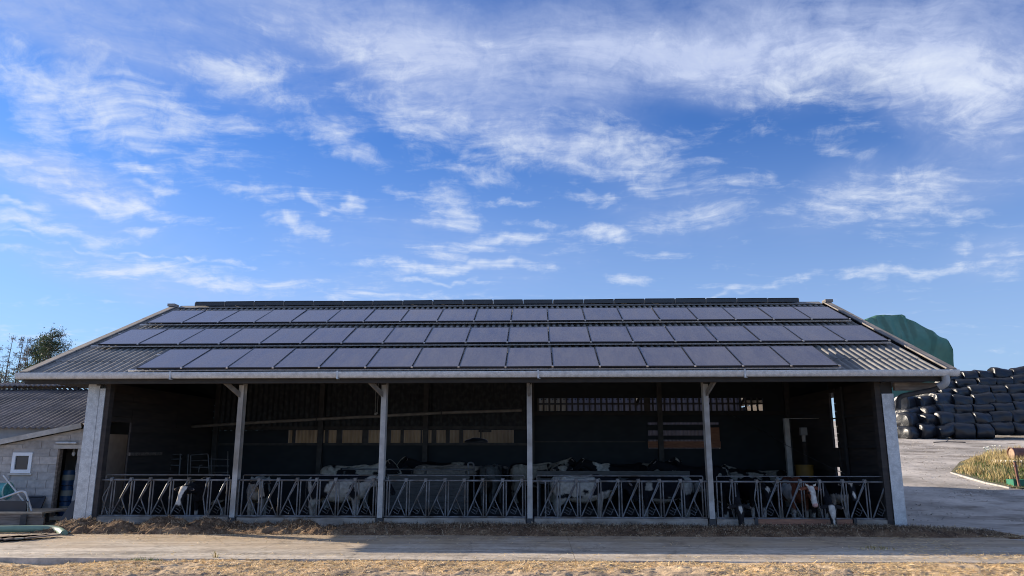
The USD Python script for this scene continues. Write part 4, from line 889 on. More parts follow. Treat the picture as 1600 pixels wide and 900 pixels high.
# ------------------------------------------------------------------ left: lean-to and old shed
YL = 1.8
lean = thing('block_outhouse', 'low grey block outhouse with white framed window and open doorway', 'outhouse')
dx0, dx1 = at(85, 750, YL)[0], -12.06
wx_0, wx_1 = at(17, 738, YL)[0], at(48, 738, YL)[0]
wz0, wz1 = at(30, 739, YL)[2], at(30, 707, YL)[2]; dz1 = 1.80
xl, xr_ = -16.4, -11.97
roofz = lambda x: 1.93 + (x+14.17)*.198
bl = [look(f'block_{k}', c, tuple(.72*q for q in c), 9, .92, bump=.005, bscale=60) for k, c in enumerate(((.43, .40, .37), (.37, .345, .32), (.48, .44, .40)))]
wall = MB()
for a, b, z0, z1 in ((xl, dx0, -.05, None), (dx1, xr_, -.05, None), (dx0, dx1, dz1+.1, None)):
    if a == xl:
        for c, d, e, g in ((xl, wx_0, -.05, 9), (wx_0, wx_1, -.05, wz0), (wx_0, wx_1, wz1, 9), (wx_1, dx0, -.05, 9)):
            zz = [min(g, roofz(c)-.05), min(g, roofz(d)-.05)]
            wall.add([(c, YL+.012, e), (d, YL+.012, e), (d, YL+.012, zz[1]), (c, YL+.012, zz[0]), (c, YL+.2, e), (d, YL+.2, e), (d, YL+.2, zz[1]), (c, YL+.2, zz[0])], [[0, 1, 2, 3], [5, 4, 7, 6], [0, 3, 7, 4], [1, 5, 6, 2], [3, 2, 6, 7], [0, 4, 5, 1]])
    else:
        zz = [roofz(a)-.05, roofz(b)-.05]
        wall.add([(a, YL+.012, z0), (b, YL+.012, z0), (b, YL+.012, zz[1]), (a, YL+.012, zz[0]), (a, YL+.2, z0), (b, YL+.2, z0), (b, YL+.2, zz[1]), (a, YL+.2, zz[0])], [[0, 1, 2, 3], [5, 4, 7, 6], [0, 3, 7, 4], [1, 5, 6, 2], [3, 2, 6, 7], [0, 4, 5, 1]])
wprim = wall.build('wall', M['mortar'], lean)
BH, BW = .20, .50
for k in range(12):
    z0 = k*BH
    off = (.25 if k % 2 else 0)
    xk = -16.3 + off
    while xk < xr_ - .03:
        x_0, x_1 = xk + .006, min(xk + BW, xr_) - .006
        segs = [(x_0, x_1)]
        for (ha, hb, hz0, hz1) in ((wx_0-.01, wx_1+.01, wz0-.01, wz1+.01), (dx0, dx1, -1, dz1+.1)):
            if z0 + BH > hz0 + .02 and z0 < hz1 - .02:
                ns = []
                for (a, b) in segs:
                    if b <= ha or a >= hb: ns.append((a, b))
                    else:
                        if ha - a > .04: ns.append((a, ha))
                        if b - hb > .04: ns.append((hb, b))
                segs = ns
        for a, b in segs:
            top = min(z0 + BH - .006, roofz(a) - .06)
            if top - z0 > .05:
                j = rr.uniform(-.004, .004); MB().box((a, YL-.004+j, z0+.006), (b, YL+.011, top)).build('block', rr.choice(bl), str(wprim.GetPath()))
        xk += BW
w_ = MB()
fw = .085
for a, b in (((wx_0, YL-.03, wz0), (wx_0+fw, YL+.05, wz1)), ((wx_1-fw, YL-.03, wz0), (wx_1, YL+.05, wz1)), ((wx_0+fw, YL-.03, wz0), (wx_1-fw, YL+.05, wz0+fw)), ((wx_0+fw, YL-.03, wz1-fw), (wx_1-fw, YL+.05, wz1))): w_.box(a, b)
win = w_.build('window', M['white_pvc'], lean)
MB().box((wx_0+fw, YL+.005, wz0+fw), (wx_1-fw, YL+.012, wz1-fw)).build('pane', M['dark_glass'], str(win.GetPath()))
MB().box((wx_0-.05, YL-.05, wz0-.05), (wx_1+.05, YL+.0, wz0-.004)).build('window_sill', M['lintel'], str(win.GetPath()))
MB().box((dx0-.12, YL-.02, dz1), (dx1+.1, YL+.15, dz1+.10)).build('lintel', M['lintel'], lean)
MB().box((dx0, YL-.01, 0), (dx0+.05, YL+.14, dz1-.003)).build('door_jamb', M['wood'], lean)
MB().box((dx0, YL-.03, 0), (dx1, YL+.2, .09)).build('threshold', M['lintel'], lean)
MB().tube([(dx0-.02, YL-.08, dz1+.15), (dx1+.0, YL-.08, dz1+.15)], .035, 8).build('pipe', M['galv'], lean, smooth=True)
MB().box((dx0, YL+.25, 0), (dx1+.6, YL+2.2, .04)).build('room_floor', M['room'], lean)
MB().box((dx0-.9, YL+2.2, 0), (xr_, YL+2.25, 2.2)).build('room_wall', M['room'], lean)
MB().box((dx0-.95, YL+.21, 0), (dx0-.9, YL+2.2, 2.2)).build('room_wall', M['room'], lean)
MB().box((xr_-.07, YL+.21, 0), (xr_-.0, YL+2.4, 2.2)).build('side_wall', M['mortar'], lean)
t = thing('bulb', 'bare white bulb hanging inside the outhouse doorway', 'lamp')
a = at(115, 709, YL+.4); s_ = trimesh.creation.icosphere(2, .045); MB().add(s_.vertices*[1, 1, 1.4]+a, s_.faces).build('globe', M['white_pvc'], t, smooth=True); MB().tube([a+[0, 0, .05], a+[0, 0, .16]], .02, 6).build('holder', M['white_box'], t)
# lean-to roof of corrugated sheets running down to the left
u = np.arange(0, 3.2, .022)       # depth
def leanroof(xa, xb):
    h = .022*np.cos(u*2*np.pi/.177); k = len(u); lay = []
    for off in (0, -.008):
        for xx in (xa, xb): lay.append(np.c_[0*u+xx, YL-.16+u, roofz(xx)+.06+u*.105+h+off])
    v = np.vstack(lay); f = []
    for i in range(k-1): f += [[i, k+i, k+i+1, i+1], [2*k+i, 2*k+i+1, 3*k+i+1, 3*k+i]]
    f += [[0, 2*k, 3*k, k]]
    return MB().add(v, f)
for a, b in ((-16.6, -15.0), (-15.05, -13.4), (-13.45, xr_+.03)): leanroof(a, b).build('roof_sheet', M['fibre_old'], lean, smooth=50)
MB().bar((-16.6, YL-.17, roofz(-16.6)+.02), (xr_+.03, YL-.17, roofz(xr_+.03)+.02), .03, .13).build('barge_board', M['galv_post'], lean)
# drums and a blue can inside the doorway
t = thing('blue_drum', 'dark blue drum with pale bands standing inside the outhouse doorway', 'drum')
a = at(99, 800, YL+.5)
for k in range(3):
    z0 = .05 + .40*k
    tubm = MB().tube([(a[0], YL+.55, z0), (a[0], YL+.55, z0+.385)], .16, 14); tubm.build('drum_section', M['blue_plastic'], t, smooth=40)
    MB().tube([(a[0], YL+.55, z0+.13), (a[0], YL+.55, z0+.27)], .163, 14, cap=False).build('band', M['label_band'], t, smooth=40)
t = thing('blue_can', 'bright blue plastic can lying on the outhouse floor', 'can')
a = at(114, 801, YL+.3); MB().tube([(a[0]-.12, YL+.33, .15), (a[0]+.10, YL+.28, .15)], [.10, .11], 12).build('shell', M['bright_blue'], t, smooth=40); MB().tube([(a[0]+.10, YL+.28, .15), (a[0]+.14, YL+.27, .15)], .04, 8).build('cap', M['blue_plastic'], t)

shed = thing('old_shed', 'old low shed with mossy corrugated roof left of the barn', 'shed')
y0s, y1s = 3.6, 7.0; zE = at(60, 665, y0s)[2]; zR = at(60, 608, y1s)[2]
ts = (zR-zE)/(y1s-y0s)
XS0, XS1 = -24.0, -12.6
def shed_sheet(xa, xb, ya, yb, o):
    n = int((xb-xa)/.0295)+1; uu = np.linspace(xa, xb, n); h = .024*np.cos(uu*2*np.pi/.177); lay = []
    for off in (0, -.009):
        for yy, lf in ((ya, .008), (yb, -.002)): lay.append(np.c_[uu, 0*uu+yy, zE+(yy-y0s)*ts+h+off+o+lf])
    v = np.vstack(lay); f = []
    for i in range(n-1): f += [[i, i+1, n+i+1, n+i], [2*n+i+1, 2*n+i, 3*n+i, 3*n+i+1], [2*n+i, 2*n+i+1, i+1, i]]
    return MB().add(v, f)
xk = XS0
while xk < XS1-.5:
    for ya, yb in ((y0s-.2, y0s+1.3), (y0s+1.2, y0s+2.4), (y0s+2.3, y1s)):
        shed_sheet(xk, min(xk+1.062, XS1), ya, yb, rr.uniform(-.003, .003)).build('roof_sheet', M['fibre_old'], shed, smooth=50)
    xk += 1.062
# raised ridge piece with daylight below it
xk = XS0
while xk < XS1-.5:
    xb = min(xk+2.12, XS1); n = int((xb-xk)/.0295)+1; uu = np.linspace(xk, xb, n); h = .022*np.cos(uu*2*np.pi/.177)
    v = np.vstack([np.c_[uu, 0*uu+y1s-.25, zR+.09+h], np.c_[uu, 0*uu+y1s+.15, zR+.22+h], np.c_[uu, 0*uu+y1s+.6, zR+.06+h]])
    MB().add(v, [[r0*n+i, r0*n+i+1, (r0+1)*n+i+1, (r0+1)*n+i] for r0 in range(2) for i in range(n-1)]).build('ridge_piece', M['fibre_old'], shed, smooth=50)
    MB().box((xk+.02, y1s-.2, zR-.05), (xk+.12, y1s-.12, zR+.10)).build('ridge_bracket', M['under'], shed)
    xk += 2.12
MB().add([(XS0, y1s+.35, zR+.0), (XS1, y1s+.35, zR+.0), (XS1, 10.5, zE), (XS0, 10.5, zE)], [[0, 1, 2, 3]]).build('rear_roof', M['fibre_old'], shed)
MB().box((XS0, y0s, 0), (XS1-.03, y0s+.15, zE-.03)).build('front_wall', M['mortar'], shed)
MB().add([(XS1-.02, y0s+.15, -.05), (XS1-.02, 10.3, -.05), (XS1-.02, 10.3, zE-.03), (XS1-.02, y1s, zR-.06), (XS1-.02, y0s+.15, zE-.03), (XS1-.1, y0s+.15, -.05), (XS1-.1, 10.3, -.05), (XS1-.1, 10.3, zE-.03), (XS1-.1, y1s, zR-.06), (XS1-.1, y0s+.15, zE-.03)],
         [[0, 1, 2], [0, 2, 3], [0, 3, 4], [5, 7, 6], [5, 8, 7], [5, 9, 8], [0, 4, 9], [0, 9, 5], [3, 2, 7], [3, 7, 8], [4, 3, 8], [4, 8, 9]]).build('gable', M['board_dark'], shed)

# ------------------------------------------------------------------ left foreground clutter
Yt = .55
t = thing('flat_trailer', 'low timber decked trailer with black side board and bent tube rail', 'trailer')
a, b = at(-60, 803, Yt), at(68, 801, Yt)
MB().box((a[0], Yt-.05, b[2]-.02), (b[0], Yt+1.1, b[2]+.02)).build('deck', M['pale_wood'], t)
MB().box((a[0], Yt, b[2]-.30), (b[0]+.02, Yt+.06, b[2]-.11)).build('lower_plank', M['wood'], t)
MB().box((a[0], Yt-.01, b[2]-.105), (b[0]-.02, Yt+.05, b[2]-.022)).build('side_plank', M['wood'], t)
zc = b[2]-.02
for px_ in (36,): c = at(px_, 815, Yt-.08); MB().box((c[0]-.075, Yt-.09, .0), (c[0]+.075, Yt-.055, b[2]-.05)).build('stake', M['dark_steel'], t)
c0, c1 = at(-60, 781, Yt+.1), at(42, 783, Yt+.1)
MB().box((c0[0], Yt+.1, b[2]+.022), (c1[0], Yt+.16, c1[2])).build('side_board', M['black_plastic'], t)
MB().tube(bent([at(-30, 790, Yt+.2), at(0, 779.5, Yt+.2), at(33, 767.5, Yt+.2), at(40, 769, Yt+.2), at(50, 800, Yt+.2)], .12, 6), .028, 8).build('tube_rail', M['galv'], t, smooth=True)
MB().tube([at(5, 743, Yt+.5), at(40, 787, Yt+.3)], .02, 8).build('brace_bar', M['galv'], t, smooth=True)
MB().tube(bent([at(42, 784, Yt+.06), at(44, 790, Yt+.04), at(43, 801, Yt+.02)], .05), .012, 6).build('strap', M['label_band'], t, smooth=True)
MB().tube([(b[0]-1.7, Yt+.2, .2), (b[0]-1.7, Yt+.42, .2)], .2, 16).build('wheel', M['black_plastic'], t, smooth=40)
MB().tube([(b[0]-.35, Yt+.7, .0), (b[0]-.35, Yt+.7, b[2]-.02)], .05, 8).build('prop', M['dark_steel'], t)
t = thing('teal_reel', 'turquoise drum lying on its side on the trailer at the left edge', 'drum')
c = at(6, 767, Yt+.55); MB().tube([c+[-.75, .05, -.02], c+[.12, .0, 0]], .20, 20).build('drum', M['teal'], t, smooth=40)
q = [c+[.115, .2*math.sin(w)*1.04, .2*math.cos(w)*1.04] for w in np.linspace(0, 2*np.pi, 21)]; MB().tube(q, .018, 6).build('rim', M['teal_rim'], t, smooth=True)
MB().tube(bent([c+[.13, -.02, .12], c+[.135, .05, 0], c+[.135, -.05, -.1]], .05), .02, 6).build('handle', M['teal'], t, smooth=True)
t = thing('black_panel', 'black plastic panel leaning on the outhouse wall behind the trailer', 'panel')
c0, c1 = at(44, 808, 1.55), at(71, 774.5, 1.7)
MB().add([(c0[0]-.2, 1.42, .03), (c1[0], 1.42, .03), (c1[0], 1.70, c1[2]-.04), (c1[0]-.05, 1.71, c1[2]), (c0[0]-.2, 1.71, c1[2]), (c0[0]-.2, 1.47, .03), (c1[0], 1.47, .03), (c1[0], 1.75, c1[2]-.04), (c1[0]-.05, 1.76, c1[2]), (c0[0]-.2, 1.76, c1[2])],
         [[0, 1, 2], [0, 2, 3], [0, 3, 4], [5, 7, 6], [5, 8, 7], [5, 9, 8], [1, 6, 7], [1, 7, 2], [2, 7, 8], [2, 8, 3], [3, 8, 9], [3, 9, 4], [0, 5, 6], [0, 6, 1]]).build('sheet', M['black_plastic'], t)
MB().tube([(c1[0]-.4, 1.695, c1[2]-.03), (c1[0]-.06, 1.695, c1[2]-.03)], .02, 6).build('edge', M['black_plastic'], t)
t = thing('rubber_flap', 'dark rubber mat leaning against the left corner column', 'mat')
MB().add([(-11.25, -.05, .0), (-10.87, -.05, .0), (-10.87, .02, .62), (-10.95, .02, .60), (-11.25, 0, .0), (-10.87, 0, .0), (-10.87, .05, .62), (-10.95, .05, .60)], [[0, 1, 2, 3], [5, 4, 7, 6], [0, 3, 7, 4], [3, 2, 6, 7]]).build('mat', M['black_plastic'], t)
t = thing('green_hose', 'thick pale green hose lying on the ground under the trailer', 'hose')
hp_ = [atz(-80, 826, .08), atz(0, 827, .08), atz(60, 826, .08), atz(82, 826, .08), atz(93, 829, .05), atz(100, 834, .03)]
MB().tube(bent(hp_, .4, 6), .075, 12).build('hose', M['hose'], t, smooth=True)
t = thing('blue_rope', 'light blue rope stretched from the barrier foot to the hose end', 'rope')
q0, q1 = at(143, 803, .05), atz(108, 832, .02); MB().tube([q0, (q0+q1)/2-[0, 0, .04], q1], .012, 6).build('rope', M['rope'], t, smooth=True)
t = thing('pallet_boards', 'row of weathered pallet boards laid flat on the concrete edge at left', 'pallet')
for k in range(6):
    pc = [(-18, 841), (2, 840.5), (17, 840), (32, 839.5), (47, 838.5), (63, 837.5)][k]
    c = atz(pc[0], pc[1], .05); yaw_ = .55; d = np.array([math.cos(1.15), math.sin(1.15), 0])*.36
    MB().bar(c-d, c+d, .25, .03).build('board', M['pale_wood'] if k == 4 else M['pallet_wood'], t)
for e in (-.33, .33):
    d = np.array([math.cos(1.15), math.sin(1.15), 0])*e
    MB().bar(atz(-22, 841, .018)+d, atz(66, 837.5, .018)+d, .08, .036).build('bearer', M['wood'], t)

# ------------------------------------------------------------------ weeds by the apron edge
def tuft(name, label, cat, c, n, h, sp, pal, seed):
    r = np.random.default_rng(seed); mb = MB(); cols = []
    for i in range(n):
        b = np.array([r.normal(0, sp), r.normal(0, sp*.6), 0]); a = r.uniform(0, 6.28); lean_ = r.uniform(.1, .8); L = h*r.uniform(.5, 1.1); d = np.array([math.cos(a), math.sin(a), 0]); s_ = np.array([-d[1], d[0], 0])*.006
        p0, p1, p2 = b, b + d*lean_*L*.4 + [0, 0, L*.6], b + d*lean_*L + [0, 0, L]
        mb.add([p0-s_, p0+s_, p1+s_, p1-s_, p2], [[0, 1, 2], [0, 2, 3], [3, 2, 4]]); cols += [np.array(pal[r.integers(len(pal))])*r.uniform(.7, 1.2)]*5
    t = UsdGeom.Xform.Define(stage, numbered('/World', name)); t.AddTranslateOp().Set(Gf.Vec3d(*map(float, c))); tag(t, label, cat)
    m = mb.build('leaves', M['grass'], t); coloured(m, cols); return t
GREEN = [(.07, .12, .03), (.10, .15, .04), (.16, .17, .06)]; DRY = [(.50, .38, .17), (.42, .32, .14), (.55, .44, .22)]
tuft('weed', 'small low green weed growing at the concrete edge', 'weed', atz(222, 880, -.06), 90, .10, .16, GREEN, 1)
tuft('weed', 'single upright weed sprig at the front of the apron', 'weed', atz(336, 874, -.03), 14, .17, .03, GREEN+DRY, 2)
tuft('weed', 'dry straw tuft fallen across the apron near its right end', 'weed', atz(1372, 858, .0), 70, .06, .16, DRY, 3)

# ------------------------------------------------------------------ right: grass island, roller, pole, crate
isl = [(1486, 738), (1500, 722), (1530, 712), (1570, 708), (1660, 712), (1720, 740), (1640, 766), (1580, 762), (1540, 754)]
poly = np.array([on_ground(*q)[:2] for q in isl])
from shapely.geometry import Polygon, Point
from shapely import contains_xy
PG = Polygon(poly)
n = 26000; r = np.random.default_rng(17); bb = PG.bounds
XY = np.stack([r.uniform(bb[0], bb[2], n), r.uniform(bb[1], bb[3], n)], 1); XY = XY[contains_xy(PG, XY[:, 0], XY[:, 1])]
nz = meshkit.fbm(np.c_[XY*.9, 0*XY[:, 0]], 3, 19); edge = np.array([PG.exterior.distance(Point(*q)) for q in XY]); n = len(XY)
h = (.10 + .42*sstep(.35, .65, nz))*sstep(0, .9, edge)*r.uniform(.5, 1.15, n) + .05
rel = (XY[:, 1]-bb[1])/(bb[3]-bb[1]); dry = (nz + r.normal(0, .12, n) + .3*(rel-.3)) > .49
ang = r.uniform(0, 2*np.pi, n); ln = r.uniform(.05, .55, n); d = np.stack([np.cos(ang), np.sin(ang)], 1); s_ = np.stack([-d[:, 1], d[:, 0]], 1)*(.011*r.uniform(.6, 1.4, n))[:, None]
b0 = np.c_[XY, terrain(XY[:, 0], XY[:, 1]) - .02]
mid = b0 + np.c_[d*(ln*h*.35)[:, None], h*.6]; tip = b0 + np.c_[d*(ln*h)[:, None], h]; S3 = np.c_[s_, 0*s_[:, 0]]
v = np.stack([b0-S3, b0+S3, mid+S3, mid-S3, tip], 1).reshape(-1, 3); a = np.arange(n)*5
f = np.vstack([np.stack([a, a+1, a+2], 1), np.stack([a, a+2, a+3], 1), np.stack([a+3, a+2, a+4], 1)])
pal = np.where(dry[:, None], np.array(DRY)[r.integers(0, 3, n)], np.array(GREEN)[r.integers(0, 3, n)])*r.uniform(.65, 1.25, (n, 1))
cols = np.stack([pal*.7, pal*.7, pal, pal, pal*1.1], 1).reshape(-1, 3)
m = MB().add(v, f).build('grass', M['grass']); coloured(m, cols); tag(m, 'unmown dry and green grass on the island right of the barn', 'grass', kind='stuff')
k = len(poly); vv = np.vstack([np.c_[poly, terrain(poly[:, 0], poly[:, 1]) + .02], [[*poly.mean(0), terrain(*poly.mean(0)) + .03]]])
tag(MB().add(vv, [[i, (i+1) % k, k] for i in range(k)]).build('island_soil', look('soil', (.13, .11, .06), (.09, .09, .04), 3, .95)), kind='structure')
n_ = 9000; r = np.random.default_rng(23); GX = np.stack([r.uniform(8.6, 24, n_), r.uniform(-3.5, 33, n_)], 1)
GX = GX[(~contains_xy(PG, GX[:, 0], GX[:, 1])) & (meshkit.fbm(np.c_[GX*.35, 0*GX[:, 0]], 3, 41) + .012*GX[:, 1] > .55)]
v, f, c = blades(len(GX), GX, lambda x, y: yard_z(x, y), .05, .035, [(.50, .45, .39), (.62, .57, .50), (.30, .26, .22), (.42, .38, .33)], 24, .3, .003)
m = MB().add(v, f).build('gravel', M['straw']); coloured(m, c); tag(m, 'loose gravel and crumbs of dirt scattered over the rising yard', 'gravel', kind='stuff')
t = thing('white_umbels', 'white flowering weed at the back of the grass island', 'flowers')
r2 = np.random.default_rng(5); mbs, mbf = MB(), MB()
for i in range(16):
    g = on_ground(r2.uniform(1541, 1560), 713 + r2.uniform(-3, 1)); hh = r2.uniform(.25, .55); tip = g + [r2.normal(0, .08), r2.normal(0, .05), hh]
    mbs.tube([g, tip], .008, 4)
    for q in range(7):
        o = tip + r2.normal(0, .035, 3)*[1, 1, .3]; s_ = trimesh.creation.icosphere(0, .022); mbf.add(s_.vertices+o, s_.faces)
mbs.build('stems', M['hose'], t); tag(mbf.build('flowers', M['flower'], t), kind='stuff')
# low edging stone on the near side of the island
t = thing('island_edging', 'pale concrete edging along the near left side of the grass island', 'edging')
ep = [on_ground(*q) for q in ((1486, 738.5), (1505, 744), (1522, 749), (1541, 754.5), (1560, 758.5), (1578, 762.5))]
for a, b in zip(ep, ep[1:]): MB().bar(a + (b-a)*.01 + [0, 0, -.01], b - (b-a)*.01 + [0, 0, -.01], .07, .07).build('edging_stone', M['mortar'], t)
# roller on a slab
g = on_ground(1590, 729); Yr = g[1]
a = at(1578, 709, Yr); rad = .5*abs(at(1580, 699, Yr)[2]-at(1580, 718, Yr)[2])
t = thing('white_platform', 'white concrete slab on blocks beside the grass island', 'slab')
zt_ = a[2]-rad-.005; x0_ = at(1569, 718, Yr)[0]
MB().add([(x0_, Yr-.0, zt_-.12), (x0_+.45, Yr-.75, zt_-.12), (x0_+3.2, Yr-.75, zt_-.12), (x0_+3.2, Yr+1.0, zt_-.12), (x0_, Yr+1.0, zt_-.12), (x0_, Yr, zt_), (x0_+.45, Yr-.75, zt_), (x0_+3.2, Yr-.75, zt_), (x0_+3.2, Yr+1.0, zt_), (x0_, Yr+1.0, zt_)],
         [[5, 6, 7], [5, 7, 8], [5, 8, 9], [0, 2, 1], [0, 3, 2], [0, 4, 3], [0, 1, 6], [0, 6, 5], [1, 2, 7], [1, 7, 6], [2, 3, 8], [2, 8, 7], [3, 4, 9], [3, 9, 8], [4, 0, 5], [4, 5, 9]]).build('slab', M['white_slab'], t)
for dx, dy in ((.5, -.45), (2.7, -.45), (.4, .7), (2.7, .7)):
    gz = float(terrain(x0_+dx, Yr+dy)); MB().box((x0_+dx-.12, Yr+dy-.12, gz-.1), (x0_+dx+.12, Yr+dy+.12, zt_-.121)).build('block', M['mortar'], t)
t = thing('rusty_roller', 'rusty brown steel cylinder lying on the white slab at the right edge', 'cylinder')
c = np.array([a[0]+.15, Yr+.15, a[2]]); MB().tube([c, c+[2.3, .0, 0]], rad, 24, cap=False).build('shell', M['rust'], t, smooth=40)
for e, sgn in ((0, -1), (2.3, 1)):
    MB().tube([c+[e+sgn*-.03, 0, 0], c+[e+sgn*-.02, 0, 0]], rad*.97, 24).build('end_plate', look(f'roller_end_{sgn+1}', (.34, .24, .16), (.24, .15, .10), 6, .8), t)
    MB().tube([c+[e-.01, rad*math.sin(w), rad*math.cos(w)] for w in np.linspace(0, 2*np.pi, 25)], .022, 6).build('rim', M['rust'], t, smooth=True)
# dark pole
g = on_ground(1593, 761); zt2 = at(1590, 722, g[1])[2]
t = thing('marker_pole', 'dark brown steel pole standing in front of the white slab', 'pole')
MB().tube([g-[0, 0, .1], (g[0]-.05, g[1], zt2)], .05, 8).build('pole', M['rust'], t, smooth=40)
MB().tube([(g[0]-.05, g[1], zt2-.0), (g[0]-.05, g[1], zt2+.05)], [.06, .03], 8).build('cap', M['dark_steel'], t)
MB().tube([(g[0]-.11, g[1], zt2-.14), (g[0]+.04, g[1], zt2-.14)], .022, 6).build('bracket', M['galv_post'], t)
t = thing('green_crate', 'green plastic crate on the ground at the foot of the dark pole', 'crate')
g2 = on_ground(1588, 761); x0_, x1_ = at(1584, 755, g2[1])[0], at(1600, 755, g2[1])[0]+.1; zz = g2[2]; hh = .27
for lo, hi in (((x0_, g2[1], zz), (x1_, g2[1]+.03, zz+hh)), ((x0_, g2[1]+.4, zz), (x1_, g2[1]+.43, zz+hh)), ((x0_, g2[1]+.03, zz), (x0_+.03, g2[1]+.4, zz+hh)), ((x1_-.03, g2[1]+.03, zz), (x1_, g2[1]+.4, zz+hh))): MB().box(lo, hi).build('side', M['green_crate'], t)
MB().box((x0_+.03, g2[1]+.03, zz+.0), (x1_-.03, g2[1]+.4, zz+.02)).build('base', M['green_crate'], t)
MB().box((x0_-.01, g2[1]-.012, zz+hh-.04), (x1_+.01, g2[1]-.001, zz+hh)).build('rim', M['green_crate'], t)
# a fallen branch on the yard
g = on_ground(1482, 692.5); t = thing('fallen_branch', 'thin dark branch lying on the shaded yard before the bales', 'branch')
MB().tube(bent([g+[-.9, 0, .05], g+[-.1, .1, .09], g+[1.0, -.05, .05]], .3), .035, 5).build('stick', M['bark'], t); MB().tube([g+[-.1, .1, .09], g+[.25, .2, .28], g+[.5, .25, .2]], .02, 5).build('twig', M['bark'], t)

# ------------------------------------------------------------------ wrapped bales
BY0 = 33.0; ppm = FPX/52.0
def bale(cx, cy, cz, yaw, L, R_, hs, seed, label):
    n, mseg = 22, 11; r = np.random.default_rng(seed)
    us = np.concatenate([[-1, -.985, -.95, -.88], np.linspace(-.7, .7, mseg-4), [.88, .95, .985, 1]]); v = []
    for uu in us:
        rad = 1.0 if abs(uu) < .85 else max(0.0, 1-((abs(uu)-.85)/.15)**3*.30)
        ang = np.arange(n)*2*np.pi/n; yy, zz = np.cos(ang), np.sin(ang)
        e = 1/np.maximum(np.abs(yy)**2.9 + np.abs(zz)**2.9, 1e-6)**(1/2.9)
        v.append(np.c_[0*ang+uu*L/2, yy*e*rad*R_, zz*e*rad*hs])
    v = np.vstack(v); q = v*[1.2, 1.6, 1.6] + seed*3.1
    d = (meshkit.fbm(q, 4, seed)-.5)*.42 + (meshkit.noise(v*[1.2, 8, 8]+seed, 2)-.5)*.035*sstep(.55, 1, np.abs(v[:, :1][:, 0])/(L/2))
    nrm = v/np.linalg.norm(v, axis=1, keepdims=True); v = v + nrm*d[:, None]
    v[:, 2] = np.maximum(v[:, 2], -hs)
    m_ = len(us); f = [[i*n+j, (i+1)*n+j, (i+1)*n+(j+1) % n, i*n+(j+1) % n] for i in range(m_-1) for j in range(n)]
    mb = MB().add(v, f)
    for i0, rev in ((0, 0), (m_-1, 1)):
        c_ = v[i0*n:(i0+1)*n]; cc = np.vstack([c_, c_.mean(0) + [.02*(1 if rev else -1), 0, 0]])
        mb.add(cc, [[k, (k+1) % n, n] if rev == 1 else [(k+1) % n, k, n] for k in range(n)])
    vv, ff = mb.mesh(); ta, tb = r.normal(0, .07), r.normal(0, .09); vv = np.c_[vv[:, 0], vv[:, 1] - vv[:, 2]*tb, vv[:, 2] + vv[:, 0]*ta + vv[:, 1]*tb]; c_, s_ = math.cos(yaw), math.sin(yaw)
    vv = np.c_[vv[:, 0]*c_ - vv[:, 1]*s_ + cx, vv[:, 0]*s_ + vv[:, 1]*c_ + cy, vv[:, 2] + cz]
    tm = trimesh.Trimesh(vv, ff, process=True); tm.merge_vertices()
    p = usdkit.mesh(stage, numbered('/World', 'wrapped_bale'), tm, M['wrap'], smooth=50)
    tag(p, label, 'bale', 'black wrapped bales stacked right of the barn')
names = ['bottom', 'second', 'third', 'fourth', 'fifth', 'sixth', 'top']
rb = random.Random(12)
for k in range(7):
    left = [1407, 1408, 1410, 1409, 1447, 1477, 1482][k]
    y = BY0 + .62 + .60*k; d_ = (y + 17.78)
    x = at(left, 680, y)[0]; i = 0
    zrow = 2.58 + .43 + .645*k
    while True:
        frac = (x-10)/10
        Lb = rb.uniform(1.0, 1.42)
        if x > at(1655, 680, y)[0]: break
        yaw = (.55*max(0, 1-i/3.2) if k < 5 else .3*max(0, 1-i)) + rb.uniform(-.08, .08)
        big = .50 + (.10 if k in (1, 3) else -.02) + rb.uniform(-.05, .06)
        zz = zrow + .035*(x-at(1500, 680, y)[0]) + rb.uniform(-.075, .075)
        side = 'left end' if i == 0 else None
        lab = f'black wrapped bale, {ORD[i]} from the left in the {names[k]} tier of the stack' if i else f'black wrapped bale at the left end of the {names[k]} tier of the stack'
        bale(x + Lb/2, y + .5*max(0, 1-i/3)*.6 + rb.uniform(-.08, .08), zz, yaw, Lb*1.02, .60, big, 100*k+i+1, lab)
        x += Lb*(.93 if i < 3 and k < 5 else 1.0); i += 1

# ------------------------------------------------------------------ tarped stack behind the barn
Yt_ = 44.0
prof = [(1352, 720), (1352, 600), (1352, 512), (1357, 496.5), (1380, 487.8), (1422, 486.6), (1432, 494), (1446, 502), (1460, 516), (1474, 527.5), (1481, 529.5), (1486, 545), (1494, 585), (1497, 640), (1498, 720)]
P2 = np.array([at(a, b, Yt_)[[0, 2]] for a, b in prof])
seg = np.r_[0, np.cumsum(np.linalg.norm(np.diff(P2, axis=0), axis=1))]; tt = np.linspace(0, seg[-1], 120)
PX, PZ = np.interp(tt, seg, P2[:, 0]), np.interp(tt, seg, P2[:, 1])
ker = np.array([.25, .5, .25])
for _ in range(0): PX[1:-1], PZ[1:-1] = np.convolve(PX, ker, 'valid'), np.convolve(PZ, ker, 'valid')
cx_ = .5*(PX.min()+PX.max()); zb_ = PZ.min(); v = []; rings = [(0.0, q) for q in (0, .2, .35, .45, .52, .58, .63, .68, .72, .76, .80, .85, .90, .95, .985)] + [(0.0, 1.0), (1.8, 1.0), (3.0, 1.0), (3.4, .97), (3.5, .8), (3.5, 0)]
nr = len(rings); rows_ = []; zbr = at(1470, 532, Yt_)[2]
for dy, sc in rings:
    zz_ = zb_ + (PZ-zb_)*sc; rows_.append(np.c_[cx_ + (PX-cx_)*sc, Yt_ + dy + np.maximum(0, zz_-zbr)*.6*(dy < .3), zz_])
v = np.vstack(rows_); q = v*[.55, .8, .5]
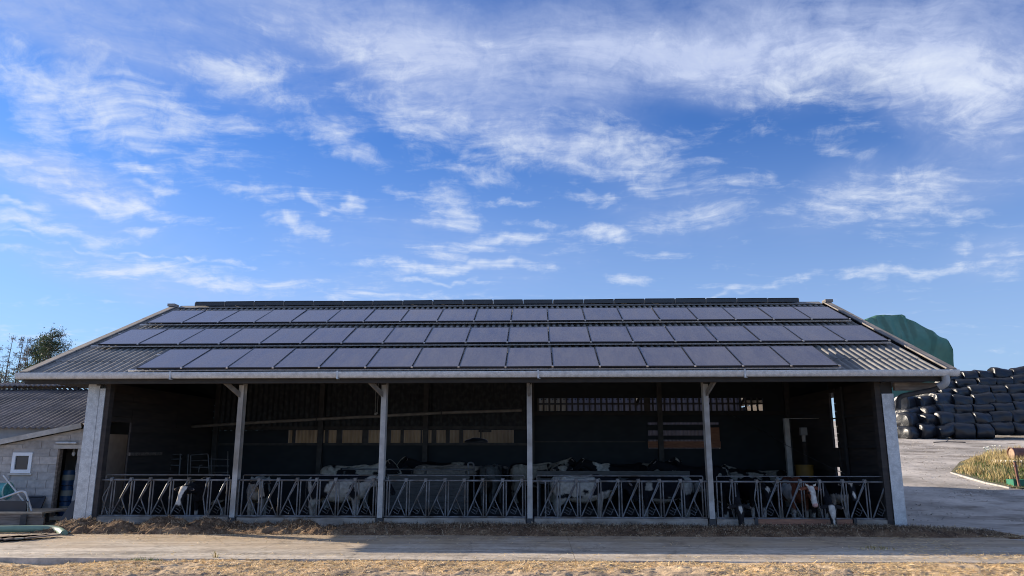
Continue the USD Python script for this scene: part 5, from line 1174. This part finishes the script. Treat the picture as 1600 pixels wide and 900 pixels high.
fold = (meshkit.fbm(q*[1.3, 1, 1.0] + [0, 0, 0], 4, 3)-.5)*1.5; low = sstep(7.5, 3.0, v[:, 2]-zb_ - 1.5)
vert = (meshkit.noise(np.c_[v[:, 0]*1.5 + v[:, 2]*.25, v[:, 1]*.6, v[:, 2]*.16], 8)-.5)*1.3*(.25+.75*low) + (meshkit.noise(np.c_[v[:, 0]*3.6 - v[:, 2]*.5, v[:, 1]*.6, v[:, 2]*.3], 9)-.5)*.45
v = v + np.c_[fold*.10 + vert*.10, -(fold*.5 + vert), fold*.06]
f = [[i*120+j, i*120+j+1, (i+1)*120+j+1, (i+1)*120+j] for i in range(nr-1) for j in range(119)]
t = thing('tarped_stack', 'tall stack under a dark green tarpaulin rising behind the right roof edge', 'tarped stack')
MB().add(v, f).build('tarpaulin', M['tarp'], t, smooth=True)

# ------------------------------------------------------------------ trees left, beyond the shed
def needle_tree(name, label, base, H, kind, seed, rad=2.2, lean_=(0, 0), top_px=None):
    r = np.random.default_rng(seed); t = thing(name, label, 'tree', base)
    top = np.array([lean_[0], lean_[1], H]); pts = np.array([top*u + [.15*math.sin(u*4+seed), 0, 0] for u in np.linspace(0, 1, 9)])
    MB().tube(pts, np.linspace(.22 if kind != 'dead' else .17, .02, 9), 7).build('trunk', M['bark'], t, smooth=True)
    br = MB(); lv, lf, lc, nl = [], [], [], 0
    def clump(c, n, sp, pal, size):
        nonlocal nl
        for i in range(n):
            o = c + r.normal(0, 1, 3)*sp; d = r.normal(0, 1, 3); d /= np.linalg.norm(d); e = np.cross(d, r.normal(0, 1, 3)); e /= np.linalg.norm(e)+1e-9
            s = size*r.uniform(.6, 1.3); lv.extend([o-d*s, o+e*s*.32, o+d*s, o-e*s*.32]); lf.append([nl, nl+1, nl+2, nl+3]); nl += 4
            lc.extend([np.array(pal[r.integers(len(pal))])*r.uniform(.6, 1.3)]*4)
    if kind == 'dead':
        for i in range(46):
            u = r.uniform(.28, .99); p = top*u + [.15*math.sin(u*4+seed), 0, 0]; a = r.uniform(0, 6.28); L = (1-u)*2.1*r.uniform(.5, 1.2) + .35
            d = np.array([math.cos(a), math.sin(a), 0]); q1 = p + d*L*.5 + [0, 0, -.06*L]; q2 = p + d*L + [0, 0, -.02*L + r.uniform(-.2, .25)]
            br.tube([p, q1, q2], [.034, .024, .010], 4)
            for w in range(9):
                w0 = p + (q2-p)*r.uniform(.2, 1); br.tube([w0, w0 + r.normal(0, .22, 3) + [0, 0, -.16]], [.014, .006], 3)
            if r.uniform() < .7: clump(p + (q2-p)*r.uniform(.4, .95), 16, .2, [(.10, .085, .065), (.07, .08, .045), (.12, .10, .08)], .10)
    elif kind == 'pine':
        for i in range(58):
            u = r.uniform(.30, 1.0); p = top*u; a = r.uniform(0, 6.28); L = rad*r.uniform(.45, 1.1)*(1.25-.75*abs(u-.55)-.35*max(0, u-.7)*2); d = np.array([math.cos(a), math.sin(a), 0]); q2 = p + d*L + [0, 0, .35*L*r.uniform(.2, 1.1)]
            br.tube([p, p+(q2-p)*.5-[0, 0, .05], q2], [.06, .04, .015], 4)
            bare = (d[0] > .35 and r.uniform() < .62)
            for w in range(4):
                w0 = p + (q2-p)*r.uniform(.45, 1.0); w1 = w0 + r.normal(0, .3, 3); br.tube([w0, w1], [.018, .006], 3)
                if not bare: clump(w1, 64, np.array([.34, .34, .26]), [(.036, .064, .03), (.05, .08, .034), (.03, .048, .028), (.075, .085, .045)], .12)
                elif r.uniform() < .5: clump(w1, 6, .14, [(.09, .085, .05), (.10, .08, .06)], .09)
    else:
        for i in range(36):
            c = np.array([r.normal(0, rad*.5), r.normal(0, rad*.4), H*r.uniform(.15, .95)]); br.tube([top*r.uniform(.1, .5), c], [.05, .012], 4)
            clump(c, 60, np.array([.45, .45, .32]), [(.055, .075, .03), (.075, .085, .035), (.09, .075, .05), (.05, .06, .03)], .14)
    br.build('branches', M['dead'], t)
    if lv:
        m = MB().add(lv, lf).build('crown', M['leaf'], t); coloured(m, lc)
TY = 62.0
def tree_at(px_, top_, **k):
    b = at(px_, 690, TY + k.pop('dy', 0)); H = at(px_, top_, b[1])[2]
    return (b[0], b[1], 0.0), H
for i, (name, lab, bx_, tx_, ty_, kind, rad, dy) in enumerate([
    ('dead_conifer', 'bare leaning dead conifer, leftmost whole one above the shed roof', 8, 21, 524, 'dead', 2, 0), ('dead_conifer', 'tallest bare dead conifer of the middle pair above the shed roof', 25, 36, 525, 'dead', 2, 1),
    ('dead_conifer', 'thin dead conifer close behind the tallest bare one', 41, 42, 527, 'dead', 2, 4), ('dead_conifer', 'short dead conifer cut by the left picture edge', -4, -2, 542, 'dead', 2, 0),
    ('dead_conifer', 'slim dead conifer between the bare trees and the green pine', 47, 46, 540, 'dead', 1.6, 5),
    ('pine_tree', 'green pine with half bare right side beside the barn roof', 79, 82, 517, 'pine', 1.75, -2), ('pine_tree', 'smaller dark pine behind the half bare green one', 66, 66, 536, 'pine', 1.3, 6),
    ('bushy_tree', 'low olive bushy tree at the left picture edge behind the shed', 4, 4, 568, 'bush', 2.4, 3), ('bushy_tree', 'low brownish bushy tree under the dead conifers', 30, 30, 566, 'bush', 2.2, 8), ('bushy_tree', 'low green bushy tree at the foot of the pine', 55, 55, 562, 'bush', 1.9, 2)]):
    b = at(bx_, 590, TY+dy); tp = at(tx_, ty_, TY+dy)
    needle_tree(name, lab, (b[0], b[1], 0.0), tp[2], kind, 40+i, rad, (tp[0]-b[0], 0))
